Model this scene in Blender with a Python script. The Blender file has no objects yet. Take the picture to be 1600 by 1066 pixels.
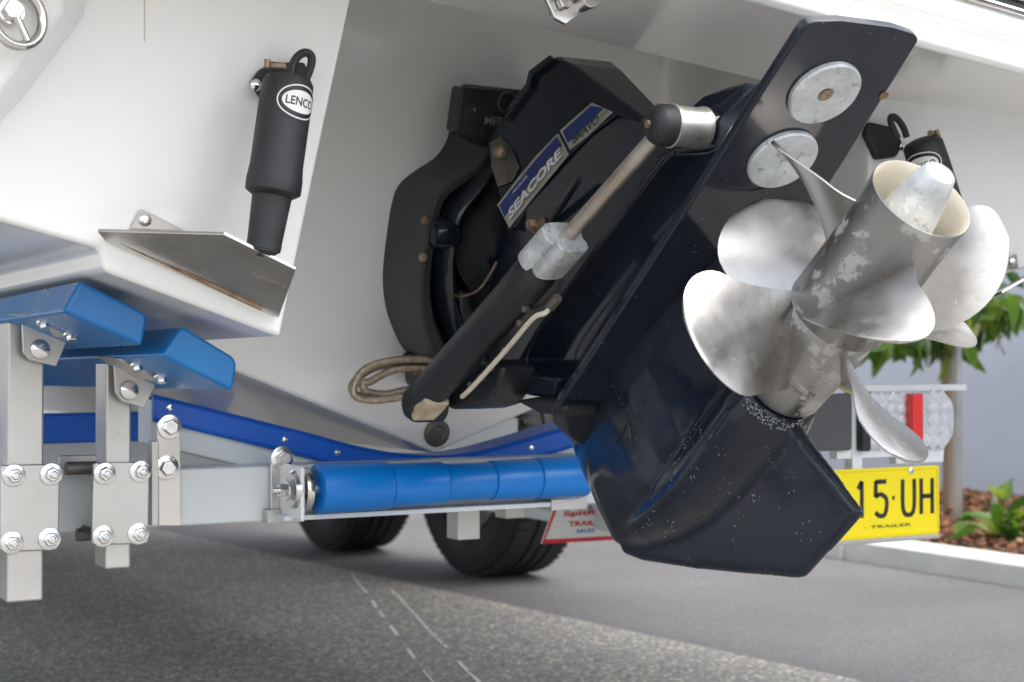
import bpy, bmesh, math, random
from mathutils import Vector, Matrix, Euler, noise

random.seed(7)
S = bpy.context.scene
COL = S.collection
R = math.radians

# ------------------------------------------------------------------ camera
cam = bpy.data.cameras.new('camera')
cam.lens = 54.0
cam.sensor_width = 36.0
cam.clip_start = 0.05
cam.clip_end = 400
cam.dof.use_dof = True
cam.dof.focus_distance = 1.62
cam.dof.aperture_fstop = 8.0
camo = bpy.data.objects.new('camera', cam)
COL.objects.link(camo)
camo.location = (0, 0, 0.65)
camo.rotation_euler = (R(90) + math.atan(37 / 2400), 0, -R(30))
S.camera = camo

# ------------------------------------------------------------------ light
W = bpy.data.worlds.new("World")
S.world = W
W.use_nodes = True
nt = W.node_tree
nt.nodes.clear()
wo = nt.nodes.new('ShaderNodeOutputWorld')
bg = nt.nodes.new('ShaderNodeBackground')
sky = nt.nodes.new('ShaderNodeTexSky')
sky.sky_type = 'NISHITA'
sky.sun_disc = False
SUN_EL, SUN_AZ = R(58), R(146)          # azimuth clockwise from +Y
sky.sun_elevation = SUN_EL
sky.sun_rotation = SUN_AZ
sky.dust_density = 3.0
sky.air_density = 1.0
hs = nt.nodes.new('ShaderNodeHueSaturation')          # thin bright cloud: a paler sky
hs.inputs['Saturation'].default_value = 0.40
nt.links.new(sky.outputs[0], hs.inputs['Color'])
nt.links.new(hs.outputs[0], bg.inputs[0])
bg.inputs[1].default_value = 0.15
nt.links.new(bg.outputs[0], wo.inputs[0])
sl = bpy.data.lights.new('sun', 'SUN')
sl.energy = 0.6
sl.angle = R(70)
sl.color = (1.0, 0.96, 0.9)
so = bpy.data.objects.new('sun', sl)
COL.objects.link(so)
sd = Vector((math.sin(SUN_AZ) * math.cos(SUN_EL), math.cos(SUN_AZ) * math.cos(SUN_EL), math.sin(SUN_EL)))
so.rotation_euler = sd.to_track_quat('Z', 'Y').to_euler()
so.location = sd * 30
S.view_settings.view_transform = 'Standard'
S.view_settings.look = 'None'
S.view_settings.gamma = 1.0
S.view_settings.exposure = 1.66
S.view_settings.use_curve_mapping = False
S.cycles.max_bounces = 8
S.cycles.use_denoising = True


# ------------------------------------------------------------------ materials
def N(t, kind, **kw):
    n = t.nodes.new(kind)
    for k, v in kw.items():
        setattr(n, k, v)
    return n


def pbr(name, c1, c2=None, scale=8.0, rough=0.5, rvar=0.0, metal=0.0, bump=0.0, bscale=60.0, coat=0.0,
        stains=(), detail=4.0, contrast=(0.35, 0.65), spec=0.5, stretch=None, trans=0.0, smet=None):
    """Principled material in object coordinates: two-tone noise, roughness variation, fine bump, shaped stains.
    stains: list of (colour, scale, lo, hi, roughness, amount)"""
    m = bpy.data.materials.new(name)
    m.use_nodes = True
    t = m.node_tree
    b = t.nodes['Principled BSDF']
    tc = N(t, 'ShaderNodeTexCoord')
    mp = N(t, 'ShaderNodeMapping')
    t.links.new(tc.outputs['Object'], mp.inputs[0])
    if stretch:
        mp.inputs['Scale'].default_value = stretch
    b.inputs['Base Color'].default_value = (*c1, 1)
    b.inputs['Roughness'].default_value = rough
    b.inputs['Metallic'].default_value = metal
    b.inputs['Specular IOR Level'].default_value = spec
    b.inputs['Coat Weight'].default_value = coat
    b.inputs['Coat Roughness'].default_value = 0.04
    if trans:
        b.inputs['Transmission Weight'].default_value = trans
    col = None
    ro = None
    me = None
    if c2 is not None or rvar:
        nz = N(t, 'ShaderNodeTexNoise')
        nz.inputs['Scale'].default_value = scale
        nz.inputs['Detail'].default_value = detail
        t.links.new(mp.outputs[0], nz.inputs['Vector'])
        mr = N(t, 'ShaderNodeMapRange')
        mr.inputs[1].default_value, mr.inputs[2].default_value = contrast
        t.links.new(nz.outputs[0], mr.inputs[0])
        if c2 is not None:
            mx = N(t, 'ShaderNodeMix', data_type='RGBA')
            mx.inputs[6].default_value = (*c1, 1)
            mx.inputs[7].default_value = (*c2, 1)
            t.links.new(mr.outputs[0], mx.inputs[0])
            col = mx.outputs[2]
        if rvar:
            rr = N(t, 'ShaderNodeMapRange')
            rr.inputs[3].default_value = max(0.02, rough - rvar)
            rr.inputs[4].default_value = min(1, rough + rvar)
            t.links.new(mr.outputs[0], rr.inputs[0])
            ro = rr.outputs[0]
    for (sc, ss, lo, hi, sr, amt) in stains:
        nz = N(t, 'ShaderNodeTexNoise')
        nz.inputs['Scale'].default_value = ss
        nz.inputs['Detail'].default_value = 8
        nz.inputs['Roughness'].default_value = 0.65
        ad = N(t, 'ShaderNodeVectorMath', operation='ADD')
        ad.inputs[1].default_value = (ss * 1.7, ss * .31, lo * 9)
        t.links.new(mp.outputs[0], ad.inputs[0])
        t.links.new(ad.outputs[0], nz.inputs['Vector'])
        mr = N(t, 'ShaderNodeMapRange')
        mr.inputs[1].default_value, mr.inputs[2].default_value = lo, hi
        mr.inputs[4].default_value = amt
        t.links.new(nz.outputs[0], mr.inputs[0])
        mx = N(t, 'ShaderNodeMix', data_type='RGBA')
        mx.inputs[7].default_value = (*sc, 1)
        if col is not None:
            t.links.new(col, mx.inputs[6])
        else:
            mx.inputs[6].default_value = (*c1, 1)
        t.links.new(mr.outputs[0], mx.inputs[0])
        col = mx.outputs[2]
        mf = N(t, 'ShaderNodeMix', data_type='FLOAT')
        if ro is not None:
            t.links.new(ro, mf.inputs[2])
        else:
            mf.inputs[2].default_value = rough
        mf.inputs[3].default_value = sr
        t.links.new(mr.outputs[0], mf.inputs[0])
        ro = mf.outputs[0]
        if metal and smet is not None:
            mm = N(t, 'ShaderNodeMix', data_type='FLOAT')
            if me is not None:
                t.links.new(me, mm.inputs[2])
            else:
                mm.inputs[2].default_value = metal
            mm.inputs[3].default_value = smet
            t.links.new(mr.outputs[0], mm.inputs[0])
            me = mm.outputs[0]
    if col is not None:
        t.links.new(col, b.inputs['Base Color'])
    if ro is not None:
        t.links.new(ro, b.inputs['Roughness'])
    if me is not None:
        t.links.new(me, b.inputs['Metallic'])
    if bump:
        nb = N(t, 'ShaderNodeTexNoise')
        nb.inputs['Scale'].default_value = bscale
        nb.inputs['Detail'].default_value = 5
        t.links.new(mp.outputs[0], nb.inputs['Vector'])
        bp = N(t, 'ShaderNodeBump')
        bp.inputs['Strength'].default_value = bump
        bp.inputs['Distance'].default_value = 0.004
        t.links.new(nb.outputs[0], bp.inputs['Height'])
        t.links.new(bp.outputs[0], b.inputs['Normal'])
    return m


RUST = (0.28, 0.11, 0.04)
M = {}
M['gelcoat'] = pbr('white_gelcoat', (.83, .83, .82), (.79, .785, .77), 3, .22, .04, coat=.4, contrast=(.15, .85),
                   stains=[((.64, .58, .46), 5, .56, .95, .4, .4)])
M['black'] = pbr('black_drive_paint', (.009, .013, .022), (.014, .018, .028), 9, .14, .06, coat=.12, spec=.36, bump=.02, bscale=25,
                 stains=[((.10, .11, .12), 55, .70, .76, .45, .5), ((.35, .36, .37), 300, .682, .70, .6, .9)])
M['black_worn'] = pbr('worn_black_paint', (.011, .013, .017), (.022, .023, .026), 18, .42, .1, bump=.08, bscale=120,
                      stains=[((.20, .16, .11), 26, .62, .76, .7, .5), ((.50, .47, .42), 90, .685, .71, .7, .8)])
M['gimbal'] = pbr('satin_grey_black_paint', (.034, .033, .034), (.046, .045, .046), 8, .45, .08, spec=.3, bump=.05, bscale=200)
M['rubber'] = pbr('black_rubber', (.010, .011, .013), (.020, .021, .023), 30, .55, .1, bump=.1, bscale=300)
M['tyre'] = pbr('tyre_rubber', (.011, .011, .012), (.022, .021, .020), 12, .75, .1, bump=.1, bscale=200)
M['steel'] = pbr('polished_stainless_steel', (.62, .60, .57), (.70, .69, .67), 6, .16, .06, metal=1.0,
                 stains=[(RUST, 14, .68, .80, .6, .5)], smet=.3)
M['tabsteel'] = pbr('brushed_stainless_tab', (.52, .49, .45), (.62, .60, .57), 14, .19, .06, metal=1.0, bump=.05, bscale=90,
                    stains=[(RUST, 22, .62, .78, .6, .75), ((.60, .54, .44), 30, .68, .80, .5, .35)], smet=.2)
M['prop'] = pbr('worn_propeller_steel', (.37, .355, .335), (.53, .52, .50), 11, .31, .09, metal=1.0, bump=.10, bscale=34,
                stains=[((.33, .20, .11), 28, .60, .76, .5, .5), ((.34, .31, .27), 55, .58, .74, .42, .22), ((.62, .61, .58), 60, .66, .70, .62, .5)], smet=.25)
M['prophub'] = pbr('weathered_propeller_hub', (.27, .268, .265), (.38, .375, .37), 9, .36, .07, metal=1.0, bump=.08, bscale=90,
                   stains=[((.56, .56, .53), 40, .545, .585, .7, .6), ((.34, .24, .15), 12, .64, .8, .6, .5), ((.14, .14, .14), 90, .64, .70, .5, .5)], smet=.1)
M['propin'] = pbr('propeller_bore', (.62, .55, .43), (.74, .69, .58), 14, .5, .1, metal=.35,
                  stains=[((.45, .33, .18), 12, .58, .8, .7, .5)])
M['zinc'] = pbr('zinc_anode', (.44, .46, .47), (.64, .66, .67), 40, .55, .12, metal=.35, bump=.35, bscale=110,
                stains=[((.24, .26, .27), 75, .58, .66, .7, .75), ((.80, .82, .82), 45, .60, .66, .6, .6)])
M['galv'] = pbr('satin_steel_tube', (.47, .455, .435), (.56, .55, .53), 10, .40, .06, metal=.85, bump=.03, bscale=80,
                stains=[((.30, .28, .25), 40, .66, .74, .5, .5), ((.30, .20, .12), 16, .70, .84, .6, .4)])
M['bolt'] = pbr('zinc_plated_bolt', (.70, .70, .70), (.80, .80, .80), 40, .22, .06, metal=1.0)
M['darkmetal'] = pbr('dull_dark_metal', (.10, .095, .09), (.20, .18, .15), 30, .5, .1, metal=.6, bump=.1, bscale=200)
M['brass'] = pbr('rusty_pin', (.20, .12, .07), (.38, .31, .23), 60, .5, .1, metal=.6)
M['blue'] = pbr('blue_skid_plastic', (.001, .105, .33), (.001, .155, .42), 9, .33, .08, bump=.06, bscale=50,
                stains=[((.10, .22, .36), 70, .68, .75, .5, .35)])
M['bluestrip'] = pbr('royal_blue_strip', (.001, .12, .62), (.001, .10, .54), 3, .38, .06, bump=.02, bscale=40)
M['blueroll'] = pbr('blue_poly_roller', (.001, .20, .66), (.001, .175, .58), 6, .34, .06, bump=.04, bscale=60,
                    stains=[((.15, .35, .55), 80, .72, .76, .5, .4)])
M['trailer'] = pbr('pale_grey_trailer_paint', (.66, .70, .71), (.62, .66, .67), 4, .35, .06,
                   stains=[((.45, .40, .33), 6, .68, .85, .5, .3)])
M['rod'] = pbr('tarnished_piston_rod', (.42, .36, .29), (.52, .48, .43), 22, .34, .08, metal=.7,
               stains=[((.66, .66, .66), 40, .60, .68, .5, .5)], stretch=(1, 1, 1))
M['hose'] = pbr('steel_braid_hose', (.30, .23, .15), (.46, .39, .30), 160, .42, .1, metal=.6, bump=.3, bscale=500)
M['cream'] = pbr('cream_hose', (.55, .49, .38), (.62, .57, .46), 40, .5, .08)
M['navy'] = pbr('navy_decal', (.008, .022, .13), (.010, .030, .17), 6, .25, .05, coat=.3)
M['silver'] = pbr('silver_decal', (.50, .49, .42), (.42, .41, .36), 30, .35, .08, metal=.5,
                  stains=[((.20, .20, .20), 70, .66, .72, .6, .5)])
M['white'] = pbr('white_print', (.72, .72, .70), None, rough=.45)
M['greyprint'] = pbr('grey_print', (.20, .20, .20), None, rough=.5)
M['blackprint'] = pbr('black_print', (.014, .014, .015), None, rough=.45)
M['red'] = pbr('red_print', (.62, .02, .02), None, rough=.4)
M['blueprint'] = pbr('blue_print', (.05, .10, .42), None, rough=.4)
M['yellow'] = pbr('yellow_plate', (.80, .66, .005), (.78, .63, .005), 6, .35, .05)
M['signwhite'] = pbr('white_sign', (.78, .78, .78), None, rough=.4)
M['redlens'] = pbr('red_lens', (.75, .025, .02), (.62, .02, .015), 30, .18, .05, coat=.5)
M['clearlens'] = pbr('clear_lens', (.66, .68, .71), (.50, .52, .55), 60, .18, .06, metal=.25, coat=.6, bump=.3, bscale=140)
M['darkpanel'] = pbr('dark_rubber_panel', (.055, .058, .060), (.065, .068, .07), 4, .5, .05)
M['mortar'] = pbr('rendered_wall', (.52, .555, .61), (.56, .60, .655), 2.5, .85, .05, bump=.25, bscale=40, stains=[((.43, .455, .49), 1.3, .52, .8, .85, .5)])
M['kerb'] = pbr('white_kerb_concrete', (.70, .70, .69), (.60, .60, .58), 9, .8, .05, bump=.2, bscale=60)
M['soil'] = pbr('garden_soil', (.05, .03, .02), (.09, .05, .03), 14, .9, bump=.5, bscale=30)
M['bark'] = pbr('tree_bark', (.24, .17, .11), (.34, .26, .18), 18, .85, bump=.4, bscale=50, stretch=(1, 1, .2))
M['chalk'] = pbr('chalk_mark', (.74, .74, .72), None, rough=.9)


def leafmat(name, a, b):
    m = pbr(name, a, b, 3, .38, .08, coat=.15)
    t = m.node_tree
    p = t.nodes['Principled BSDF']
    tr = N(t, 'ShaderNodeBsdfTranslucent')
    tr.inputs[0].default_value = (a[0] * 2.0, a[1] * 2.2, a[2] * 1.2, 1)
    mx = N(t, 'ShaderNodeMixShader')
    mx.inputs[0].default_value = .35
    o = t.nodes['Material Output']
    t.links.new(p.outputs[0], mx.inputs[1])
    t.links.new(tr.outputs[0], mx.inputs[2])
    t.links.new(mx.outputs[0], o.inputs[0])
    return m


M['leaf'] = leafmat('green_leaf', (.085, .165, .022), (.13, .21, .035))
M['leaf2'] = leafmat('yellow_green_leaf', (.22, .26, .04), (.15, .22, .035))
M['leaf3'] = leafmat('dark_green_leaf', (.030, .075, .016), (.05, .10, .02))
CH = [pbr('bark_chip_%s' % n, a, b, 12, .85, bump=.4, bscale=60) for n, a, b in
      (('red', (.30, .13, .06), (.22, .09, .04)), ('brown', (.18, .09, .045), (.12, .06, .03)),
       ('pale', (.40, .24, .14), (.32, .17, .09)))]


def aggregate(name, base, lo, hi, scale, bump, grain=1.0):
    m = bpy.data.materials.new(name)
    m.use_nodes = True
    t = m.node_tree
    b = t.nodes['Principled BSDF']
    tc = N(t, 'ShaderNodeTexCoord')
    vo = N(t, 'ShaderNodeTexVoronoi')
    vo.inputs['Scale'].default_value = scale
    t.links.new(tc.outputs['Object'], vo.inputs['Vector'])
    hs = N(t, 'ShaderNodeSeparateColor')
    t.links.new(vo.outputs['Color'], hs.inputs[0])
    rp = N(t, 'ShaderNodeValToRGB')
    e = rp.color_ramp.elements
    e[0].position, e[0].color = 0.0, (*lo, 1)
    e[1].position, e[1].color = 1.0, (*hi, 1)
    k = e.new(.72)
    k.color = (*base, 1)
    k = e.new(.9)
    k.color = (hi[0] * .85, hi[1] * .78, hi[2] * .66, 1)
    t.links.new(hs.outputs[0], rp.inputs[0])
    nz = N(t, 'ShaderNodeTexNoise')
    nz.inputs['Scale'].default_value = 1.6
    nz.inputs['Detail'].default_value = 6
    t.links.new(tc.outputs['Object'], nz.inputs['Vector'])
    mr = N(t, 'ShaderNodeMapRange')
    mr.inputs[1].default_value, mr.inputs[2].default_value = .3, .7
    mr.inputs[3].default_value, mr.inputs[4].default_value = .82, 1.12
    t.links.new(nz.outputs[0], mr.inputs[0])
    mx = N(t, 'ShaderNodeMix', data_type='RGBA', blend_type='MULTIPLY')
    mx.inputs[0].default_value = 1
    t.links.new(rp.outputs[0], mx.inputs[6])
    t.links.new(mr.outputs[0], mx.inputs[7])
    t.links.new(mx.outputs[2], b.inputs['Base Color'])
    b.inputs['Roughness'].default_value = .8
    bp = N(t, 'ShaderNodeBump')
    bp.inputs['Strength'].default_value = bump
    bp.inputs['Distance'].default_value = .004
    bp.invert = True
    t.links.new(vo.outputs['Distance'], bp.inputs['Height'])
    t.links.new(bp.outputs[0], b.inputs['Normal'])
    return m


M['asphalt'] = aggregate('fine_asphalt', (.145, .142, .147), (.11, .108, .112), (.22, .21, .21), 230, .2)
M['aggregate'] = aggregate('exposed_aggregate', (.30, .297, .285), (.15, .15, .148), (.60, .57, .50), 150, .3)


# ------------------------------------------------------------------ mesh helpers
def V(*a):
    return Vector(a[0]) if len(a) == 1 else Vector(a)


def box(bm, c, s, rot=None):
    r = bmesh.ops.create_cube(bm, size=1.0)
    m = Matrix.Translation(V(c))
    if rot is not None:
        m = m @ rot.to_4x4()
    m = m @ Matrix.Diagonal((*s, 1))
    bmesh.ops.transform(bm, matrix=m, verts=r['verts'])
    return bm


def frame(d, up=None):
    d = V(d).normalized()
    up = V(up) if up is not None else (V(0, 0, 1) if abs(d.z) < .95 else V(0, 1, 0))
    x = up.cross(d).normalized()
    y = d.cross(x)
    return x, y, d


def lathe(bm, p0, d, prof, n=32, cap=True, up=None):
    """prof: list of (along, radius) from point p0 along direction d"""
    x, y, z = frame(d, up)
    p0 = V(p0)
    rings = []
    for (t, r) in prof:
        rings.append([bm.verts.new(p0 + z * t + (x * math.cos(2 * math.pi * i / n) + y * math.sin(2 * math.pi * i / n)) * max(r, 1e-4)) for i in range(n)])
    for a, b in zip(rings, rings[1:]):
        for i in range(n):
            j = (i + 1) % n
            bm.faces.new((a[i], a[j], b[j], b[i]))
    if cap:
        bm.faces.new(rings[0][::-1])
        bm.faces.new(rings[-1])
    return bm


def rod(bm, a, b, r, n=20, r2=None):
    a, b = V(a), V(b)
    return lathe(bm, a, b - a, [(0, r), ((b - a).length, r if r2 is None else r2)], n)


def tube(bm, pts, r, n=10, closed=False):
    pts = [V(p) for p in pts]
    k = len(pts)
    rings = []
    up = None
    for i, p in enumerate(pts):
        if closed:
            d = pts[(i + 1) % k] - pts[i - 1]
        else:
            d = pts[min(i + 1, k - 1)] - pts[max(i - 1, 0)]
        d.normalize()
        if up is None:
            x, y, _ = frame(d)
        else:
            x = up.cross(d).normalized()
            y = d.cross(x)
        up = y
        rings.append([bm.verts.new(p + (x * math.cos(2 * math.pi * j / n) + y * math.sin(2 * math.pi * j / n)) * r) for j in range(n)])
    for i in range(k if closed else k - 1):
        a, b = rings[i], rings[(i + 1) % k]
        for j in range(n):
            q = (j + 1) % n
            bm.faces.new((a[j], a[q], b[q], b[j]))
    if not closed:
        bm.faces.new(rings[0][::-1])
        bm.faces.new(rings[-1])
    return bm


def spline(pts, n=8, closed=False):
    """Catmull-Rom through the points"""
    pts = [V(p) for p in pts]
    k = len(pts)
    out = []
    for i in range(k if closed else k - 1):
        g = (lambda q: pts[q % k]) if closed else (lambda q: pts[min(max(q, 0), k - 1)])
        p0, p1, p2, p3 = g(i - 1), g(i), g(i + 1), g(i + 2)
        for j in range(n):
            t = j / n
            out.append(.5 * ((2 * p1) + (p2 - p0) * t + (2 * p0 - 5 * p1 + 4 * p2 - p3) * t * t + (3 * p1 - p0 - 3 * p2 + p3) * t ** 3))
    if not closed:
        out.append(pts[-1])
    return out


def prism(bm, pts, off):
    a = [bm.verts.new(V(p)) for p in pts]
    b = [bm.verts.new(V(p) + V(off)) for p in pts]
    n = len(a)
    bm.faces.new(a)
    bm.faces.new(b[::-1])
    for i in range(n):
        j = (i + 1) % n
        bm.faces.new((a[j], a[i], b[i], b[j]))
    return bm


def mirrored(bm, pts):
    """solid between the outline pts (x<0) and its mirror image in x"""
    a = [bm.verts.new(V(p)) for p in pts]
    b = [bm.verts.new(V(-p[0], p[1], p[2])) for p in pts]
    n = len(a)
    bm.faces.new(a)
    bm.faces.new(b[::-1])
    for i in range(n):
        j = (i + 1) % n
        bm.faces.new((a[j], a[i], b[i], b[j]))
    return bm


def loft(bm, secs, cap=True):
    rings = [[bm.verts.new(V(p)) for p in s] for s in secs]
    n = len(rings[0])
    for a, b in zip(rings, rings[1:]):
        for i in range(n):
            j = (i + 1) % n
            bm.faces.new((a[i], a[j], b[j], b[i]))
    if cap:
        bm.faces.new(rings[0][::-1])
        bm.faces.new(rings[-1])
    return bm


def hexnut(bm, p, d, r, h, n=6, spin=0.0):
    x, y, z = frame(d)
    p = V(p)
    rg = []
    for (t, k) in ((0, r), (h * .8, r), (h, r * .86)):
        rg.append([bm.verts.new(p + z * t + (x * math.cos(spin + 2 * math.pi * i / n) + y * math.sin(spin + 2 * math.pi * i / n)) * k) for i in range(n)])
    for a, b in zip(rg, rg[1:]):
        for i in range(n):
            j = (i + 1) % n
            bm.faces.new((a[i], a[j], b[j], b[i]))
    bm.faces.new(rg[0][::-1])
    bm.faces.new(rg[-1])


def finish(bm, smooth=35.0):
    bmesh.ops.recalc_face_normals(bm, faces=bm.faces[:])
    lim = R(smooth)
    for f in bm.faces:
        f.smooth = True
    for e in bm.edges:
        if len(e.link_faces) == 2:
            e.smooth = e.calc_face_angle(0) < lim
        else:
            e.smooth = False


PARENT_M = {}


def obj(name, bm, mat, parent=None, bevel=0.0, smooth=35.0, seg=2, world=False, mods=None, recalc=True):
    if recalc:
        finish(bm, smooth)
    me = bpy.data.meshes.new(name)
    bm.to_mesh(me)
    bm.free()
    for m in (mat if isinstance(mat, (list, tuple)) else [mat]):
        me.materials.append(m)
    o = bpy.data.objects.new(name, me)
    COL.objects.link(o)
    if parent is not None:
        o.parent = parent
        if world:
            o.matrix_parent_inverse = parent['_m'].inverted() if False else PARENT_M[parent.name].inverted()
    if bevel:
        b = o.modifiers.new('bevel', 'BEVEL')
        b.width = bevel
        b.segments = seg
        b.limit_method = 'ANGLE'
        b.angle_limit = R(32)
        b.harden_normals = True
    return o


def baked(o):
    """apply the modifiers of a mesh object"""
    bpy.context.view_layer.update()
    dg = bpy.context.evaluated_depsgraph_get()
    me = bpy.data.meshes.new_from_object(o.evaluated_get(dg), depsgraph=dg)
    me.name = o.name
    o.modifiers.clear()
    o.data = me
    return o


def tag(o, label=None, cat=None, group=None, kind=None):
    for k, v in (('label', label), ('category', cat), ('group', group), ('kind', kind)):
        if v:
            o[k] = v
    return o


def root(name, m, label, cat, group=None):
    o = bpy.data.objects.new(name, None)
    o.empty_display_size = .05
    COL.objects.link(o)
    o.matrix_world = m
    PARENT_M[o.name] = m.copy()
    return tag(o, label, cat, group)


def sub(parent, o):
    """make o (built in world or root space) a sub-part of the part 'parent'"""
    o.parent = parent
    return o


_fc = {}


def text_bm(body, size=1.0, bold=0.0, space=1.0, shear=0.0):
    """flat lettering as a bmesh in its own XY plane, centred on the origin"""
    cu = bpy.data.curves.new('lettering', 'FONT')
    cu.body = body
    cu.size = size
    cu.offset = bold
    cu.space_character = space
    cu.shear = shear
    cu.align_x = 'CENTER'
    cu.align_y = 'CENTER'
    cu.resolution_u = 4
    o = bpy.data.objects.new('lettering', cu)
    COL.objects.link(o)
    bpy.context.view_layer.update()
    dg = bpy.context.evaluated_depsgraph_get()
    me = bpy.data.meshes.new_from_object(o.evaluated_get(dg), depsgraph=dg)
    bm = bmesh.new()
    bm.from_mesh(me)
    bpy.data.objects.remove(o)
    bpy.data.curves.remove(cu)
    bpy.data.meshes.remove(me)
    return bm


def place(bm, o, x, y, sx=1.0, sy=1.0):
    o, x, y = V(o), V(x).normalized(), V(y)
    y = (y - x * y.dot(x)).normalized()
    for v in bm.verts:
        v.co = o + x * (v.co.x * sx) + y * (v.co.y * sy)
    return bm


def fit(bm, w, h):
    xs = [v.co.x for v in bm.verts]
    ys = [v.co.y for v in bm.verts]
    cx, cy = (max(xs) + min(xs)) / 2, (max(ys) + min(ys)) / 2
    kx, ky = w / (max(xs) - min(xs)), h / (max(ys) - min(ys))
    for v in bm.verts:
        v.co.x = (v.co.x - cx) * kx
        v.co.y = (v.co.y - cy) * ky
    return bm


def print_on(name, bm, mat, parent, world=True):
    for f in bm.faces:
        f.smooth = False
    return obj(name, bm, mat, parent, world=world, recalc=False)


def nb():
    return bmesh.new()


I4 = Matrix.Identity(4)
XC = .99
GZ = .05


# ------------------------------------------------------------------ ground
def sheet(name, pts, mat, z, kind='structure', label=None):
    bm = nb()
    bm.faces.new([bm.verts.new((x, y, z)) for x, y in pts])
    o = obj(name, bm, mat)
    tag(o, label, None, None, kind)
    return o


sheet('asphalt_driveway', [(-80, -80), (80, -80), (80, 80), (-80, 80)], M['asphalt'], GZ,
      label='smooth dark grey asphalt driveway under the trailer wheels')
sheet('aggregate_paving', [(-60, -60), (8.43, -60), (2.022, 2.196), (1.824, 4.107), (1.49, 7.264), (.6, 15.0), (-60, 15)], M['aggregate'], GZ + .004,
      label='rough speckled exposed aggregate paving in the foreground')
rn = random.Random(3)
bm = nb()
for (a, b) in (((1.7933, 4.0152), (1.3344, 2.6345)), ((1.7561, 3.6686), (1.3854, 2.5239))):
    a, b = V(*a, 0), V(*b, 0)
    d = (b - a)
    L = d.length
    d.normalize()
    s = V(-d.y, d.x, 0)
    t = 0.0
    while t < L * 1.5:
        l = rn.uniform(.02, .14)
        if rn.random() < .9:
            w = rn.uniform(.002, .0052)
            j = rn.uniform(-.003, .003)
            k = rn.uniform(-.003, .003)
            q = [a + d * t + s * (j - w), a + d * (t + l) + s * (k - w * .6), a + d * (t + l) + s * (k + w), a + d * t + s * (j + w * .7)]
            bm.faces.new([bm.verts.new((p.x, p.y, GZ + .0055)) for p in q])
        t += l + rn.uniform(.001, .018)
tag(obj('chalk_line', bm, M['chalk']), 'two faint broken white lines across the speckled paving', None, None, 'structure')

# garden bed, kerb and wall beyond the driveway
KX = 3.30
bm = nb()
y0 = -9.0
ys = [-6 + 1.2 * i for i in range(20)]
for y in ys:
    box(bm, (KX + .04 + rn.uniform(-.003, .003), y + .6, GZ + .012), (.17, 1.19, .10))
tag(obj('kerb', bm, M['kerb'], bevel=.008), 'white concrete kerb edging the garden bed', None, None, 'structure')
bm = nb()
nx, ny = 10, 60
gv = [[bm.verts.new((KX + .12 + (1.5 * i / nx), -6 + 18 * j / ny, GZ + .02 + .06 * math.sin(math.pi * min(1, i / nx * .9)) + rn.uniform(-.012, .012))) for j in range(ny + 1)] for i in range(nx + 1)]
for i in range(nx):
    for j in range(ny):
        bm.faces.new((gv[i][j], gv[i + 1][j], gv[i + 1][j + 1], gv[i][j + 1]))
tag(obj('garden_soil', bm, M['soil']), 'brown garden bed soil between kerb and wall', None, None, 'structure')
vs, fs, ms = [], [], []
CUBE = [(-.5, -.5, -.5), (.5, -.5, -.5), (.5, .5, -.5), (-.5, .5, -.5), (-.5, -.5, .5), (.5, -.5, .5), (.5, .5, .5), (-.5, .5, .5)]
CF_ = [(3, 2, 1, 0), (4, 5, 6, 7), (0, 1, 5, 4), (1, 2, 6, 5), (2, 3, 7, 6), (3, 0, 4, 7)]
for k in range(6500):
    x = KX + .13 + 1.42 * rn.random()
    y = 1.4 + 4.2 * rn.random()
    u = (x - KX - .12) / 1.5
    z = GZ + .03 + .06 * math.sin(math.pi * min(1, u * .9)) + rn.uniform(-.006, .022)
    d3 = (rn.uniform(.014, .045), rn.uniform(.008, .02), rn.uniform(.003, .008))
    rot = Euler((rn.uniform(-.7, .7), rn.uniform(-.7, .7), rn.uniform(0, 6.3))).to_matrix()
    n0 = len(vs)
    for c in CUBE:
        vs.append(V(x, y, z) + rot @ V(c[0] * d3[0] * rn.uniform(.6, 1), c[1] * d3[1], c[2] * d3[2]))
    fs += [tuple(n0 + i for i in f) for f in CF_]
    ms += [rn.choice((0, 0, 1, 1, 2))] * 6
me = bpy.data.meshes.new('bark_mulch')
me.from_pydata(vs, [], fs)
for m in CH:
    me.materials.append(m)
me.polygons.foreach_set('material_index', ms)
mul = bpy.data.objects.new('bark_mulch', me)
COL.objects.link(mul)
tag(mul, 'reddish brown bark chips covering the garden bed', None, None, 'stuff')
bm = nb()
box(bm, (4.95, 3.0, 1.05), (.2, 26, 2.0))
tag(obj('garden_wall', bm, M['mortar'], bevel=.01), 'plain blue grey rendered wall behind the garden bed', 'wall')

# ------------------------------------------------------------------ tree, stake, shrub
def leaf_mesh(name, l, w, mat, bend):
    bm = nb()
    st = [(0, .04), (.2, .6), (.45, 1.0), (.7, .8), (.9, .35), (1.0, .0)]
    rows = []
    for (t, k) in st:
        zc = -bend * t * t * l
        ww = max(.0006, w * .5 * k)
        rows.append([bm.verts.new((-ww, t * l, zc + ww * .35)), bm.verts.new((0, t * l, zc)), bm.verts.new((ww, t * l, zc + ww * .35))])
    for a, b in zip(rows, rows[1:]):
        for i in range(2):
            bm.faces.new((a[i], a[i + 1], b[i + 1], b[i]))
    finish(bm, 60)
    me = bpy.data.meshes.new(name)
    bm.to_mesh(me)
    bm.free()
    me.materials.append(mat)
    return me


LV = [leaf_mesh('leaf', l, w, m, b) for l, w, m, b in
      ((.085, .036, M['leaf'], .35), (.075, .034, M['leaf2'], .5), (.09, .038, M['leaf3'], .3), (.07, .030, M['leaf'], .6), (.08, .034, M['leaf'], .2))]


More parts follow.
